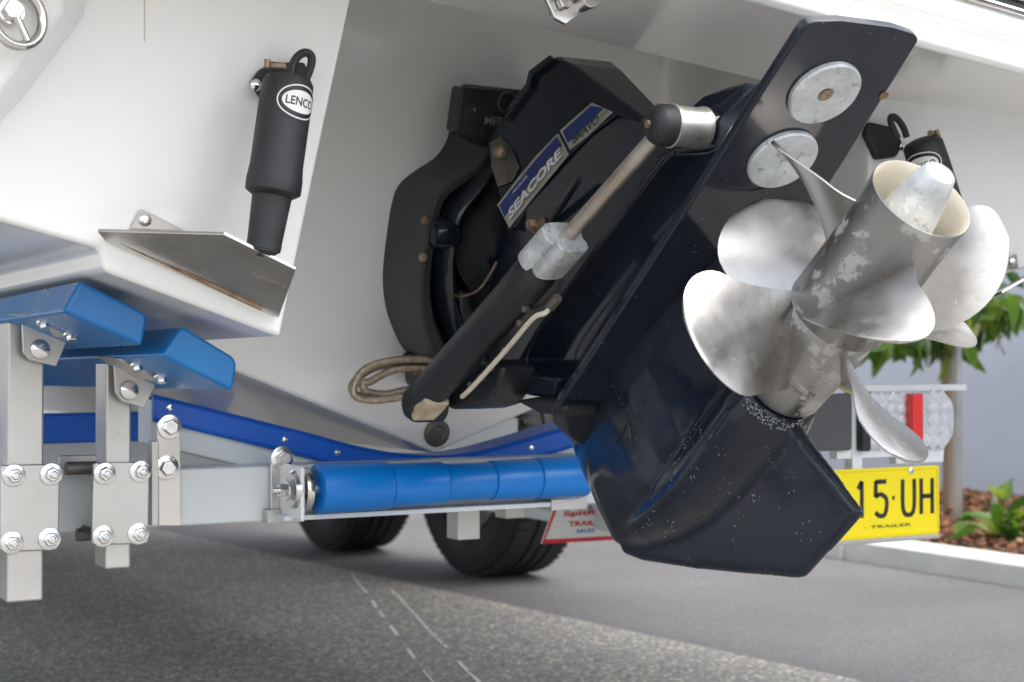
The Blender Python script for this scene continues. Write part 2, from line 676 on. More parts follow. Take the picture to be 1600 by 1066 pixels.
def put_leaves(parent, pm, spots, r):
    for (p, d) in spots:
        me = r.choice(LV)
        o = bpy.data.objects.new('leaf', me)
        COL.objects.link(o)
        o.parent = parent
        q = V(d).to_track_quat('Y', 'Z')
        k = r.uniform(1.0, 1.6)
        o.matrix_basis = pm.inverted() @ (Matrix.Translation(V(p)) @ q.to_matrix().to_4x4() @ Matrix.Rotation(r.uniform(-1.2, 1.2), 4, 'Y') @ Matrix.Diagonal((k, k, k, 1)))


r = random.Random(11)
tb = V((4.0483, 3.9259, 0.05))
tm = Matrix.Translation(tb)
tree = root('garden_tree', tm, 'small garden tree with leafy low branches beside the blue grey wall', 'tree')
bm = nb()
tp = [V(0, 0, -.02), V(.012, .01, .25), V(-.008, .0, .5), V(.0, .012, .75), V(.01, .0, 1.1)]
lathe_r = (.026, .023, .021, .018, .012)
sec = []
for p, rr in zip(spline(tp, 5), [.027 - .0006 * i for i in range(21)]):
    sec.append([p + V(math.cos(a * math.pi / 5) * rr * (1 + .12 * math.sin(a * 2.1)), math.sin(a * math.pi / 5) * rr, 0) for a in range(10)])
loft(bm, sec)
obj('trunk', bm, M['bark'], tree)
spots = []
bm = nb()
for k in range(26):
    az = r.uniform(0, 6.283)
    z0 = r.uniform(.60, 1.05)
    ln = r.uniform(.22, .52)
    p0 = V(0, 0, z0)
    p1 = p0 + V(math.cos(az) * ln * .5, math.sin(az) * ln * .5, r.uniform(-.02, .12))
    p2 = p0 + V(math.cos(az) * ln, math.sin(az) * ln, r.uniform(-.14, .12))
    br = spline([p0, p1, p2], 6)
    tube(bm, br, .0035, 5)
    for i in range(11):
        p = br[min(len(br) - 1, 3 + i)] if i < 10 else br[-1]
        dd = V(r.uniform(-1, 1), r.uniform(-1, 1), r.uniform(-1.1, .35))
        spots.append((tb + p, dd))
obj('branch', bm, M['bark'], tree)
bough = []
# boughs that reach towards the kerb and hang below the trim tab
bm = nb()
for (x0, y0_, z0) in ((3.6787, 3.8801, 0.715), (3.7458, 3.7842, 0.6822), (3.7979, 3.9281, 0.639), (3.8796, 3.8234, 0.6281), (3.8928, 3.6401, 0.7669), (4.0259, 3.6797, 0.715), (4.0126, 3.5713, 0.7456), (3.6922, 3.988, 0.7052), (3.8882, 3.9896, 0.74), (3.6634, 3.6577, 0.7333), (3.9066, 3.5165, 0.775), (3.5807, 3.822, 0.6712), (3.5556, 3.721, 0.6708), (3.8933, 3.8725, 0.6721), (3.9973, 3.6952, 0.7692), (3.838, 3.6727, 0.7137)):
    e = V(x0, y0_, z0)
    p0 = tb + V(0, 0, .72)
    br = spline([p0, (p0 + e) / 2 + V(0, 0, .08), e + V(0, 0, .05)], 6)
    tube(bm, [p - tb for p in br], .003, 5)
    for i in range(18):
        bough.append((br[min(3 + i // 2, len(br) - 1)] + V(r.uniform(-.06, .06), r.uniform(-.06, .06), r.uniform(-.03, .07)), V(r.uniform(-1, 1), r.uniform(-1, 1), r.uniform(-1.3, .1))))
obj('branch', bm, M['bark'], tree)
r.shuffle(spots)
put_leaves(tree, tm, bough + spots[:295 - len(bough)], r)
# the rest of the leaves of the hanging band, past the limit for single pieces
vs, fs, ms = [], [], []
for k in range(330):
    p, d = r.choice(bough)
    p = p + V(r.uniform(-.09, .09), r.uniform(-.05, .16), r.uniform(-.01, .10))
    me = r.choice(LV)
    d = V(r.uniform(-1, 1), r.uniform(-1, 1), r.uniform(-1.3, .2))
    mw = Matrix.Translation(p - tb) @ d.to_track_quat('Y', 'Z').to_matrix().to_4x4() @ Matrix.Rotation(r.uniform(-1.2, 1.2), 4, 'Y') @ Matrix.Scale(r.uniform(.8, 1.3), 4)
    n0 = len(vs)
    vs += [mw @ v.co for v in me.vertices]
    fs += [tuple(n0 + i for i in q.vertices) for q in me.polygons]
    ms += [(0 if me.materials[0] == M['leaf'] else 1 if me.materials[0] == M['leaf2'] else 2)] * len(me.polygons)
me = bpy.data.meshes.new('leaf_mass')
me.from_pydata(vs, [], fs)
for m in ('leaf', 'leaf2', 'leaf3'):
    me.materials.append(M[m])
me.polygons.foreach_set('material_index', ms)
lm = bpy.data.objects.new('leaf_mass', me)
COL.objects.link(lm)
lm.parent = tree
tag(lm, kind='stuff')

stb = V((3.8293, 3.6767, 0.05))
bm = nb()
box(bm, stb + V(0, 0, .55), (.022, .022, 1.14))
tag(obj('tree_stake', bm, M['galv'], bevel=.002), 'thin pale stake standing in the mulch in front of the tree trunk', 'stake')

shb = V((3.7315, 3.3635, 0.05))
sm = Matrix.Translation(shb)
shrub = root('garden_plant', sm, 'low leafy green plant growing in the bark mulch', 'plant')
spots = []
bm = nb()
for k in range(9):
    az = r.uniform(0, 6.28)
    p2 = V(math.cos(az) * r.uniform(.04, .17), math.sin(az) * r.uniform(.04, .17), r.uniform(.06, .2))
    br = spline([V(0, 0, -.02), p2 * .5 + V(0, 0, .03), p2], 4)
    tube(bm, br, .003, 5)
    for i in range(5):
        spots.append((shb + br[3 + i if 3 + i < len(br) else -1], V(r.uniform(-1, 1), r.uniform(-1, 1), r.uniform(-.3, .9))))
obj('stem', bm, M['bark'], shrub)
put_leaves(shrub, sm, spots, r)

# ------------------------------------------------------------------ boat
T12 = math.tan(R(12))


def ypod(z):
    return 1.5 - T12 * (z - .678)


def yin(z):
    return 1.931 - T12 * (z - .526)


boat = root('motor_boat', I4, 'white fibreglass boat stern with a recessed transom sitting on the trailer', 'boat')
YF = 7.0


def hull_side(s):
    """one half of the hull: s=+1 port (as measured), s=-1 starboard (mirror about the centreline)"""
    mx = (lambda x: x) if s > 0 else (lambda x: 2 * XC - x)
    bm = nb()
    zr = 1.045 if s > 0 else .995
    prof = [(.59, .678), (.401, .741), (.396, .762), (.302, .784), (-.25, .93), (-.33, 1.55)]
    aft = [bm.verts.new((mx(x), ypod(z), z)) for x, z in prof]
    top = bm.verts.new((mx(.66), ypod(1.55), 1.55))
    roof = bm.verts.new((mx(.637), ypod(zr), zr))
    bm.faces.new(aft + [top, roof])
    fwd = [bm.verts.new((mx(x), YF, z)) for x, z in prof]
    for i in range(len(prof) - 1):
        if i == 0:
            continue
        bm.faces.new((aft[i], aft[i + 1], fwd[i + 1], fwd[i]))
    zi = 1.17
    ki = bm.verts.new((mx(.59), yin(.678), .678))
    kc = bm.verts.new((XC, yin(.526), .526))
    ri = bm.verts.new((mx(.66), yin(zi), zi))
    rc = bm.verts.new((XC, yin(zi), zi))
    fc = bm.verts.new((XC, YF, .526))
    # hull bottom
    bm.faces.new((aft[0], aft[1], fwd[1], fwd[0], ki))
    bm.faces.new((ki, fwd[0], fc, kc))
    # recess: side wall, end wall, roof
    bm.faces.new((aft[0], ki, ri, roof))
    bm.faces.new((ki, kc, rc, ri))
    ra = bm.verts.new((XC, ypod(1.0), 1.03))
    bm.faces.new((roof, ri, rc, ra))
    bm.normal_update()
    ed = [e for e in bm.edges if {e.verts[0], e.verts[1]} in ({ki, ri},)]
    if ed:
        bmesh.ops.bevel(bm, geom=ed, offset=.05, segments=6, affect='EDGES', profile=.5)
    return obj('hull', bm, M['gelcoat'], boat, bevel=.006, seg=3)


h1 = hull_side(1)
h2 = hull_side(-1)
tag(h1, 'port half of the white hull with its transom'), tag(h2, 'starboard half of the white hull with its transom')

# swim platform: a thick slab that overhangs the transom
bm = nb()


def plat_z(x):
    t = min(1, max(0, (x - .55) / .8))
    return 1.05 - .075 * t


xs = [-.6, .0, .3, .55, .75, .95, 1.15, 1.35, 1.6, 1.9, 2.3, 2.7]
secs = []
for x in xs:
    z = plat_z(x)
    q = [(1.475, z + .010), (1.20, z), (1.193, z + .006), (1.193, z + .022), (1.205, z + .025), (1.205, z + .034), (1.193, z + .037), (1.193, z + .056), (1.2, z + .062), (1.2, z + .12), (1.475, z + .13)]
    secs.append([V(x, y, zz) for y, zz in q])
loft(bm, secs)
plat = obj('swim_platform', bm, M['gelcoat'], boat, bevel=.003)
bm = nb()
for dz, rr in ((.068, .0045), (.084, .0035)):
    tube(bm, [V(x, 1.196, plat_z(x) + dz) for x in xs[4:]], rr, 10)
sub(plat, obj('trim_rail', bm, M['steel']))
bm = nb()
prism(bm, [V(x, 1.1985, plat_z(x) + .066) for x in xs[4:]] + [V(x, 1.1985, plat_z(x) + .082) for x in xs[4:][::-1]], (0, .003, 0))
sub(plat, obj('rubber_insert', bm, M['rubber']))

# stepped corner of the stern at the upper left, with the tie-down ring
bm = nb()
q = ((-0.1316, 1.3881, 0.9399), (0.335, 1.376, 0.9967), (0.3346, 1.383, 0.9638), (0.2923, 1.3965, 0.9003), (0.2442, 1.4098, 0.8378), (-0.1329, 1.4153, 0.8121))
q2 = ((-0.1367, 1.4419, 0.9511), (0.3713, 1.4288, 1.013), (0.37, 1.4367, 0.9756), (0.3203, 1.4531, 0.8989), (0.2548, 1.4705, 0.8166), (-0.1384, 1.4754, 0.7937))
loft(bm, [q2, q])
obj('stern_corner', bm, M['gelcoat'], boat, bevel=.008, seg=3)
c = V((0.2919, 1.3651, 0.952))
bm = nb()
xx, yy, zz = frame((.35, -1, .05))
tube(bm, [c + xx * .0255 * math.cos(a * math.pi / 16) + yy * .0255 * math.sin(a * math.pi / 16) for a in range(32)], .0048, 12, True)
ring = obj('tie_down_ring', bm, M['steel'], boat)
bm = nb()
p = V((0.2892, 1.3833, 0.9576))
rod(bm, p, p + V(0, -.012, 0), .011, 20)
hexnut(bm, p + V(0, -.012, 0), (0, -1, 0), .009, .010)
rod(bm, p + V(0, -.018, 0), p + V(.012, -.018, -.026), .0035, 12)
sub(ring, obj('ring_bolt', bm, M['steel']))

# towing eye under the platform
c = V((0.8097, 1.3, 1.0096))
bm = nb()
pl = [c + V(-.022, 0, .03), c + V(-.022, 0, .008), c + V(-.010, 0, -.014), c + V(.004, 0, -.019), c + V(.016, 0, -.010), c + V(.026, 0, .004), c + V(.026, 0, .03)]
prism(bm, pl, (0, .006, 0))
eye = obj('towing_eye', bm, M['steel'], boat, bevel=.0015)
bm = nb()
rod(bm, c + V(.02, .002, .006), c + V(.02, -.022, .006), .011, 20)
hexnut(bm, c + V(-.002, -.001, .002), (0, -1, 0), .008, .008)
sub(eye, obj('eye_bolt', bm, M['steel'], bevel=.001))

# drain plug at the foot of the transom
c = V((0.9884, 1.9242, 0.5538))
nrm = V(0, -math.cos(R(12)), -math.sin(R(12)))
bm = nb()
lathe(bm, c, nrm, [(0, .0195), (.003, .0195), (.004, .017), (.004, .0125), (.002, .010), (.002, .0045), (.001, .004)], 28)
dp = obj('drain_plug', bm, M['darkmetal'], boat)

# two thin vertical mould lines on the port transom
bm = nb()
a, b = V((0.4238, 1.4304, 1.0018)), V((0.4267, 1.4396, 0.9582))
prism(bm, [a + V(-.0006, 0, 0), a + V(.0006, 0, 0), b + V(.0006, 0, 0), b + V(-.0006, 0, 0)], (0, .001, 0))
obj('sealant_line', bm, M['cream'], boat)


# ------------------------------------------------------------------ trim tabs
def trim_tab(side):
    if side > 0:
        mx = mq = lambda p: V(p)
    else:
        mx = lambda p: V(2 * XC - p[0] - .046 + (.928 - p[2]) * .30, p[1], p[2])
        mq = lambda p: V(2 * XC - p[0] + .095, p[1], p[2])
    name = 'trim_tab'
    base = mx((0.4896, 1.4872, 0.7382))
    rt = root(name, Matrix.Translation(base),
              'brushed steel trim tab with its black actuator at the left below the white transom' if side > 0 else
              'trim tab with black actuator at the right, partly hidden behind the propeller', 'trim tab', 'trim tabs on the transom')
    # plate
    bm = nb()
    pts = [mq(p) for p in ((0.3895, 1.4667, 0.7771), (0.4002, 1.4767, 0.7684), (0.576, 1.4914, 0.6994), (0.5823, 1.4896, 0.6981), (0.5569, 1.38, 0.7409), (0.4851, 1.38, 0.7717))]
    up = (pts[2] - pts[1]).cross(pts[4] - pts[2]).normalized()
    if up.z < 0:
        up = -up
    prism(bm, pts, up * .0035)
    pl = obj('tab_plate', bm, M['tabsteel'], rt, bevel=.0008, world=True)
    # hinge seam: folded strip along the transom
    bm = nb()
    a, b = mq((0.4064, 1.4698, 0.7719)), mq((0.5604, 1.4815, 0.7073))
    tube(bm, [a, b], .0028, 10)
    sub(pl, obj('hinge_pin', bm, M['brass']))
    # the hinge leaf that stands up against the transom, with its screw
    bm = nb()
    tri = [mq(p) for p in ((0.4236, 1.4759, 0.7818), (0.4312, 1.4719, 0.8005), (0.4343, 1.4718, 0.8012), (0.4792, 1.4759, 0.7817))]
    prism(bm, tri, (0, -.003, 0))
    hl = obj('hinge_leaf', bm, M['galv'], rt, bevel=.0006, world=True)
    bm = nb()
    c = mq((0.4372, 1.4709, 0.7907))
    lathe(bm, c, (0, -1, 0), [(0, .0062), (.001, .006), (.0025, .0038), (.003, .001)], 20)
    sc = obj('screw', bm, M['bolt'], rt, world=True)
    # actuator
    a, b = mx((0.5519, 1.385, 0.9286)), mx((0.5365, 1.385, 0.8227))
    e = mx((0.5276, 1.39, 0.7589))
    bm = nb()
    d = (b - a)
    L = d.length
    lathe(bm, a, d, [(0, .012), (.003, .0215), (.008, .0245), (.03, .0254), (L - .018, .0254), (L - .004, .0268), (L + .006, .0268), (L + .008, .0262), (L + .012, .020)], 40)
    body = obj('actuator_body', bm, M['rubber'], rt, world=True)
    bm = nb()
    d2 = (e - b)
    rod(bm, b + d2 * .03, e, .0195, 36, .0162)
    lathe(bm, e - d2.normalized() * .008, d2, [(0, .0168), (.006, .0168), (.010, .013), (.014, .006)], 30)
    obj('actuator_sleeve', bm, M['rubber'], rt, world=True)
    # upper mount against the transom
    bm = nb()
    mp = [mx(p) for p in ((0.5322, 1.4457, 0.9284), (0.5399, 1.4431, 0.9408), (0.5526, 1.4413, 0.9494), (0.5864, 1.4406, 0.9526), (0.5946, 1.4438, 0.9377), (0.5766, 1.4501, 0.908), (0.5462, 1.449, 0.9129))]
    prism(bm, mp, (0, -.012, 0))
    mt = obj('actuator_mount', bm, M['rubber'], rt, bevel=.003, world=True)
    bm = nb()
    c = mx((0.5362, 1.4331, 0.9255))
    lathe(bm, c, (0, -1, 0), [(0, .006), (.0012, .006), (.003, .0035), (.0034, .001)], 18)
    sub(mt, obj('screw', bm, M['bolt']))
    bm = nb()
    lp = ((0.5599, 1.4, 0.9318), (0.5612, 1.4, 0.9413), (0.5658, 1.4, 0.9499), (0.5725, 1.4, 0.955), (0.5786, 1.4, 0.955), (0.5813, 1.4, 0.9502), (0.5799, 1.4, 0.9413), (0.5753, 1.4, 0.9295))
    tube(bm, spline([mx(p) for p in lp], 5), .0042, 10)
    obj('cable', bm, M['rubber'], rt, world=True)
    bm = nb()
    rod(bm, mx((0.5284, 1.385, 0.9368)), mx((0.5446, 1.375, 0.9349)), .0035, 12)
    rod(bm, mx((0.5268, 1.379, 0.9326)), mx((0.5274, 1.379, 0.9406)), .003, 12)
    obj('pivot_pin', bm, M['brass'], rt, world=True)
    # oval maker's badge wrapped on the cylinder
    ax = d.normalized()
    mid = a + ax * .0285
    cdir = (V(0, 0, .65) - mid)
    cdir = (cdir - ax * cdir.dot(ax)).normalized()
    sidev = cdir.cross(ax).normalized()      # to the right as seen from behind the boat
    th0 = .62 if side > 0 else -.3

    def wrap(bm2, rr):
        for v in bm2.verts:
            th = th0 + v.co.x / .0254
            v.co = mid - ax * v.co.y + (cdir * math.cos(th) + sidev * math.sin(th)) * rr
        return bm2
    def oval(bm2, w, h, k=40, rings=6):
        c0 = bm2.verts.new((0, 0, 0))
        prev = None
        for q in range(1, rings + 1):
            rg = [bm2.verts.new((w * q / rings * math.cos(2 * math.pi * i / k), h * q / rings * math.sin(2 * math.pi * i / k), 0)) for i in range(k)]
            for i in range(k):
                j = (i + 1) % k
                if prev is None:
                    bm2.faces.new((c0, rg[i], rg[j]))
                else:
                    bm2.faces.new((prev[i], rg[i], rg[j], prev[j]))
            prev = rg
        return bm2
    bd = print_on('badge', wrap(oval(nb(), .0245, .0165), .0256), M['white'], rt)
    sub_list = [(oval(nb(), .0232, .0152), .02575, M['blackprint']), (oval(nb(), .0195, .0108), .0259, M['white'])]
    for bmx, rr, m in sub_list:
        sub(bd, print_on('badge_field', wrap(bmx, rr), m, None, False))
    tx = fit(text_bm('LENCO', bold=.02), .032, .0085)
    bmesh.ops.subdivide_edges(tx, edges=[e_ for e_ in tx.edges if e_.calc_length() > .004], cuts=2)
    sub(bd, print_on('lettering', wrap(tx, .02605), M['blackprint'], None, False))
    return rt


def fix_sub():
    """sub-parts built in world space under parts that are children of offset roots"""
    bpy.context.view_layer.update()


trim_tab(1)
trim_tab(-1)

# ------------------------------------------------------------------ stern drive
DO = V((0.99, 0.9916, 0.7969))
DM = Matrix(((0.9982, 0.0454, 0.0381, 0.99), (-0.0593, 0.7647, 0.6417, 0.9916), (0, -0.6428, 0.766, 0.7969), (0, 0, 0, 1)))
drive = root('stern_drive', DM, 'glossy black tilted up stern drive with two steel propellers on the white transom', 'boat drive')


def l2w(p):
    return DM @ V(p)


DI = DM.inverted()

# gearcase: torpedo, strut and skeg fused into one casting
bm = nb()
secs = []
for (y, zc, rr) in ((.266, 0, .0405), (.275, 0, .0430), (.30, 0, .0475), (.36, .002, .0465), (.44, .008, .041), (.50, .020, .034), (.56, .038, .026), (.60, .054, .018), (.625, .066, .011), (.638, .075, .005)):
    secs.append([V(rr * math.cos(2 * math.pi * i / 36), y, zc + rr * math.sin(2 * math.pi * i / 36)) for i in range(36)])
loft(bm, secs)
# strut
secs = []
for (z, le, te, h) in ((.0, .52, .30, .022), (.05, .625, .285, .030), (.08, .640, .275, .032), (.12, .645, .265, .034), (.15, .645, .26, .037), (.18, .647, .25, .043), (.21, .646, .28, .040), (.242, .644, .30, .034)):
    s = []
    c = le - te
    for i in range(24):
        a = 2 * math.pi * i / 24
        t = .5 - .5 * math.cos(a)
        th = h * (1 - abs(2 * t ** .85 - 1) ** 2.0) + .002
        s.append(V(-th if a < math.pi else th, le - c * t, z))
    secs.append(s)
loft(bm, secs)
# skeg, thicker at the root than at the tip
def skeg(hw0, hw1):
    out = ((0.2716, -0.022), (0.2716, -0.0397), (0.2425, -0.1654), (0.2482, -0.1679), (0.3527, -0.1653), (0.3646, -0.1605), (0.3772, -0.1516), (0.5005, -0.0604), (0.5935, 0.0127), (0.6185, 0.0382))
    a, b = [], []
    for (y, z) in out:
        k = min(1, max(0, -z / .16))
        w = hw0 + (hw1 - hw0) * k
        a.append(bm.verts.new((-w, y, z)))
        b.append(bm.verts.new((w, y, z)))
    top = [(.62, .05), (.45, .02), (.30, .0)]
    for (y, z) in top:
        a.append(bm.verts.new((-hw0, y, z)))
        b.append(bm.verts.new((hw0, y, z)))
    n = len(a)
    bm.faces.new(a)
    bm.faces.new(b[::-1])
    for i in range(n):
        j = (i + 1) % n
        bm.faces.new((a[j], a[i], b[i], b[j]))
skeg(.0105, .0036)
gc = obj('gearcase', bm, M['black'], drive)
md = gc.modifiers.new('remesh', 'REMESH')
md.mode = 'VOXEL'
md.voxel_size = .0026
md = gc.modifiers.new('smooth', 'SMOOTH')
md.factor = .5
md.iterations = 26
baked(gc)
for p in gc.data.polygons:
    p.use_smooth = True

# water intake: a slanted row of holes and a triangular port on the port side of the strut
from mathutils.bvhtree import BVHTree
gm = bmesh.new()
gm.from_mesh(gc.data)
gtree = BVHTree.FromBMesh(gm)


def onto(p):
    """slide a point sideways onto the port surface of the gearcase"""
    h = gtree.ray_cast(V(-.5, p[1], p[2]), V(1, 0, 0))
    return h[0] if h[0] is not None else V(p)


bm = nb()
for i in range(9):
    t = i / 8
    p = onto(V((-0.034, 0.4669, 0.1676)).lerp(V((-0.034, 0.474, 0.1067)), t))
    lathe(bm, p, (-1, 0, 0), [(-.004, .0024), (.0006, .0024), (.0010, .0014), (.0001, .0010)], 10)
sub(gc, obj('water_intake', bm, M['blackprint']))
bm = nb()
tri = [V(p) for p in ((-0.034, 0.4745, 0.1235), (-0.034, 0.5138, 0.1208), (-0.034, 0.4835, 0.1041))]
path = []
for i in range(3):
    for k in range(6):
        path.append(onto(tri[i].lerp(tri[(i + 1) % 3], k / 6)) + V(-.0005, 0, 0))
tube(bm, path, .0013, 8, True)
sub(gc, obj('intake_port', bm, M['black_worn']))

# anti-ventilation plate
zp = .174
bm = nb()
half = [(-.030, -.0535), (-.058, -.049), (-.0655, -.0455), (-.068, -.041), (-.0685, -.03), (-.078, .2), (-.090, .45), (-.094, .50), (-.093, .525), (-.084, .545), (-.068, .560), (-.048, .576), (-.030, .588), (-.012, .592)]
pl = [(x, y) for x, y in half] + [(-x, y) for x, y in half[::-1]]
prism(bm, [V(x, y, zp) for x, y in pl], (0, 0, .0115))
ap = obj('anti_ventilation_plate', bm, M['black'], drive, bevel=.003)
bm = nb()
p = V((0.0684, 0.0246, 0.1735))
lathe(bm, p, (0, 0, -1), [(0, .005), (.0008, .005), (.0008, .002)], 16)
sub(ap, obj('screw', bm, M['brass']))
for (y, fl) in ((.028, 1), (.115, 0)):
    bm = nb()
    c = V(-.003, y, zp)
    prof = [(0, .0372), (.004, .0372), (.0058, .0355)]
    prof += [(.0062, .020), (.0052, .012), (.0052, .009)] if fl else [(.0062, .016), (.0050, .009), (.0046, .004)]
    prof += [(.003, .0065), (.003, .001)] if fl else [(.002, .003), (.002, .001)]
    lathe(bm, c, (0, 0, -1), prof, 44)
    an = obj('anode', bm, M['zinc'], drive)
    if fl:
        bm = nb()
        lathe(bm, c + V(0, 0, -.003), (0, 0, -1), [(0, .0062), (.0028, .0062), (.0034, .0050)], 18)
        sub(an, obj('anode_bolt', bm, M['brass']))

# casting above the plate
bm = nb()
mirrored(bm, [V(-.052, y, z) for y, z in ((.045, .186), (.05, .215), (.15, .25), (.3, .29), (.5, .325), (.57, .335), (.585, .30), (.57, .186))])
obj('mid_housing', bm, M['black'], drive, bevel=.012, seg=4)
# upper gear housing
bm = nb()
pts = ((-0.03, 0.0846, 0.2278), (-0.026, 0.0857, 0.2538), (-0.032, 0.1014, 0.2654), (-0.045, 0.1242, 0.2714), (-0.055, 0.1762, 0.2891), (-0.026, 0.2423, 0.3635), (-0.028, 0.2762, 0.4163), (-0.038, 0.3165, 0.4269), (-0.052, 0.3526, 0.4292), (-0.066, 0.3949, 0.4284), (-0.08, 0.4302, 0.4197), (-0.083, 0.4781, 0.4232), (-0.083, 0.5496, 0.4277), (-0.083, 0.6372, 0.3968), (-0.083, 0.6359, 0.3104), (-0.083, 0.621, 0.2859), (-0.083, 0.5808, 0.2472), (-0.075, 0.5368, 0.2057), (-0.083, 0.504, 0.2118), (-0.083, 0.5519, 0.2554), (-0.083, 0.562, 0.288), (-0.083, 0.5118, 0.2876), (-0.083, 0.3336, 0.2617), (-0.083, 0.1795, 0.2361), (-0.075, 0.1673, 0.2324), (-0.055, 0.1437, 0.2127), (-0.04, 0.124, 0.2173))
mirrored(bm, [V(p) for p in pts])
uh = obj('upper_housing', bm, M['black'], drive, bevel=.006, seg=3)
# raised rib that follows the lower edge of the upper housing
bm = nb()
pts = ((-0.085, 0.5549, 0.2719), (-0.085, 0.5109, 0.2827), (-0.085, 0.3329, 0.2571), (-0.085, 0.1791, 0.2317), (-0.077, 0.1669, 0.228), (-0.057, 0.1434, 0.2084), (-0.037, 0.1285, 0.2187))
tube(bm, spline(pts, 5), .0012, 8)
sub(uh, obj('casting_rib', bm, M['black']))
bm = nb()
tube(bm, spline(((-0.087, 0.4007, 0.3575), (-0.087, 0.3599, 0.3524), (-0.087, 0.3156, 0.3464)), 4), .004, 10)
sub(uh, obj('casting_rib', bm, M['black']))

# top cover with its decals
CN = V((-0.9405, -0.3396, 0.0077))
bm = nb()
face = ((-0.0887, 0.4513, 0.5554), (-0.0859, 0.4436, 0.5591), (-0.0584, 0.3678, 0.5753), (-0.0551, 0.3586, 0.5746), (-0.042, 0.3222, 0.5721), (-0.0396, 0.3154, 0.5666), (-0.0344, 0.3002, 0.5312), (-0.018, 0.2516, 0.3876), (-0.0206, 0.2587, 0.379), (-0.0278, 0.2794, 0.4199), (-0.0407, 0.3155, 0.4277), (-0.054, 0.3524, 0.431), (-0.0686, 0.3928, 0.4283), (-0.0821, 0.43, 0.4215), (-0.0947, 0.4644, 0.4114), (-0.0963, 0.4693, 0.4248), (-0.0915, 0.4581, 0.5153))
a = [bm.verts.new(V(p)) for p in face]
b = [bm.verts.new(V(-p[0], p[1], p[2])) for p in face]
n = len(a)
bm.faces.new(a)
bm.faces.new(b[::-1])
for i in range(n):
    j = (i + 1) % n
    bm.faces.new((a[j], a[i], b[i], b[j]))
cover = obj('top_cover', bm, M['black_worn'], drive, bevel=.004, seg=3)
cover.data.materials[0] = M['black']
# raised lip round the forward upper edge of the cover
bm = nb()
lip = ((-0.0772, 0.4136, 0.5627), (-0.0596, 0.3651, 0.5695), (-0.0556, 0.3541, 0.5814), (-0.0431, 0.3194, 0.5722), (-0.0313, 0.2859, 0.5371), (-0.024, 0.265, 0.4977))

loft(bm, [[V(p) + CN * .004, V(p) - CN * .012, V(p) - CN * .012 + V(0, -.004, -.012), V(p) + CN * .004 + V(0, -.004, -.012)] for p in lip[:4]])
sub(cover, obj('cover_lip', bm, M['black'], bevel=.002))
# the open corner of the cover with rusty hardware inside
bm = nb()
q = ((-0.0885, 0.444, 0.5474), (-0.0827, 0.4277, 0.5397), (-0.0797, 0.4189, 0.5093), (-0.0801, 0.4191, 0.4751), (-0.0864, 0.4364, 0.4678), (-0.0939, 0.4574, 0.48), (-0.0931, 0.4559, 0.5129))
bm.faces.new([bm.verts.new(V(p)) for p in q])
sub(cover, obj('cover_recess', bm, M['darkmetal']))
bm = nb()
c = V((-0.0865, 0.4325, 0.5164))
lathe(bm, c, CN, [(0, .009), (.006, .009), (.010, .006), (.012, .002)], 16)
sub(cover, obj('cover_bolt', bm, M['brass']))


def decal(name, quads, mat, off, parent=None):
    bm = nb()
    up = [bm.verts.new(V(p) + CN * off) for p in quads[0]]
    lo = [bm.verts.new(V(p) + CN * off) for p in quads[1]]
    for i in range(len(up) - 1):
        bm.faces.new((up[i], up[i + 1], lo[i + 1], lo[i]))
    for f in bm.faces:
        f.normal_update()
        if f.normal.dot(CN) < 0:
            f.normal_flip()
        f.smooth = False
    o = obj(name, bm, mat, None, recalc=False)
    o.parent = parent
    return o


d1 = decal('decal', (((-0.0958, 0.4687, 0.4576), (-0.0825, 0.4319, 0.4635), (-0.0684, 0.3929, 0.4676), (-0.0545, 0.3545, 0.4669)), ((-0.0949, 0.4651, 0.4153), (-0.0805, 0.4254, 0.4214), (-0.0679, 0.3908, 0.4251), (-0.0543, 0.353, 0.4295))), M['silver'], .0012, drive)
decal('decal_field', (((-0.0949, 0.4662, 0.4551), (-0.0822, 0.4309, 0.4602), (-0.0681, 0.392, 0.4644), (-0.0556, 0.3574, 0.4654)), ((-0.0948, 0.4654, 0.4342), (-0.0815, 0.4286, 0.4411), (-0.0687, 0.3933, 0.4455), (-0.0553, 0.3563, 0.4474))), M['navy'], .0020, d1)
decal('decal_edge', (((-0.0958, 0.4687, 0.4576), (-0.0825, 0.4319, 0.4635), (-0.0684, 0.3929, 0.4676), (-0.0545, 0.3545, 0.4669)), ((-0.0957, 0.4684, 0.4556), (-0.0824, 0.4315, 0.4615), (-0.0683, 0.3926, 0.4656), (-0.0545, 0.3546, 0.4651))), M['silver'], .0028, d1)
d2 = decal('decal', (((-0.0533, 0.3512, 0.4691), (-0.0445, 0.3267, 0.4666), (-0.0344, 0.2988, 0.4624)), ((-0.0529, 0.3492, 0.4332), (-0.0423, 0.3198, 0.4278), (-0.028, 0.2802, 0.4252))), M['silver'], .0012, drive)
decal('decal_field', (((-0.0521, 0.3478, 0.4642), (-0.0444, 0.3265, 0.4619), (-0.0353, 0.3013, 0.4594)), ((-0.0523, 0.3478, 0.444), (-0.0427, 0.3212, 0.4416), (-0.0308, 0.2881, 0.4405))), M['navy'], .0020, d2)


def on_cover(body, p0, p1, h, mat, parent, off=.0026, bold=.0, shear=.0, arc=0.0):
    a, b = V(p0), V(p1)
    x = b - a
    w = x.length
    tx = fit(text_bm(body, bold=bold, shear=shear), w, h)
    if arc:
        for v in tx.verts:
            v.co.y += arc * (1 - (2 * v.co.x / w) ** 2)
    y = CN.cross(x)
    place(tx, (a + b) / 2 + CN * off, x, y)
    o = print_on('lettering', tx, mat, None, False)
    o.parent = parent


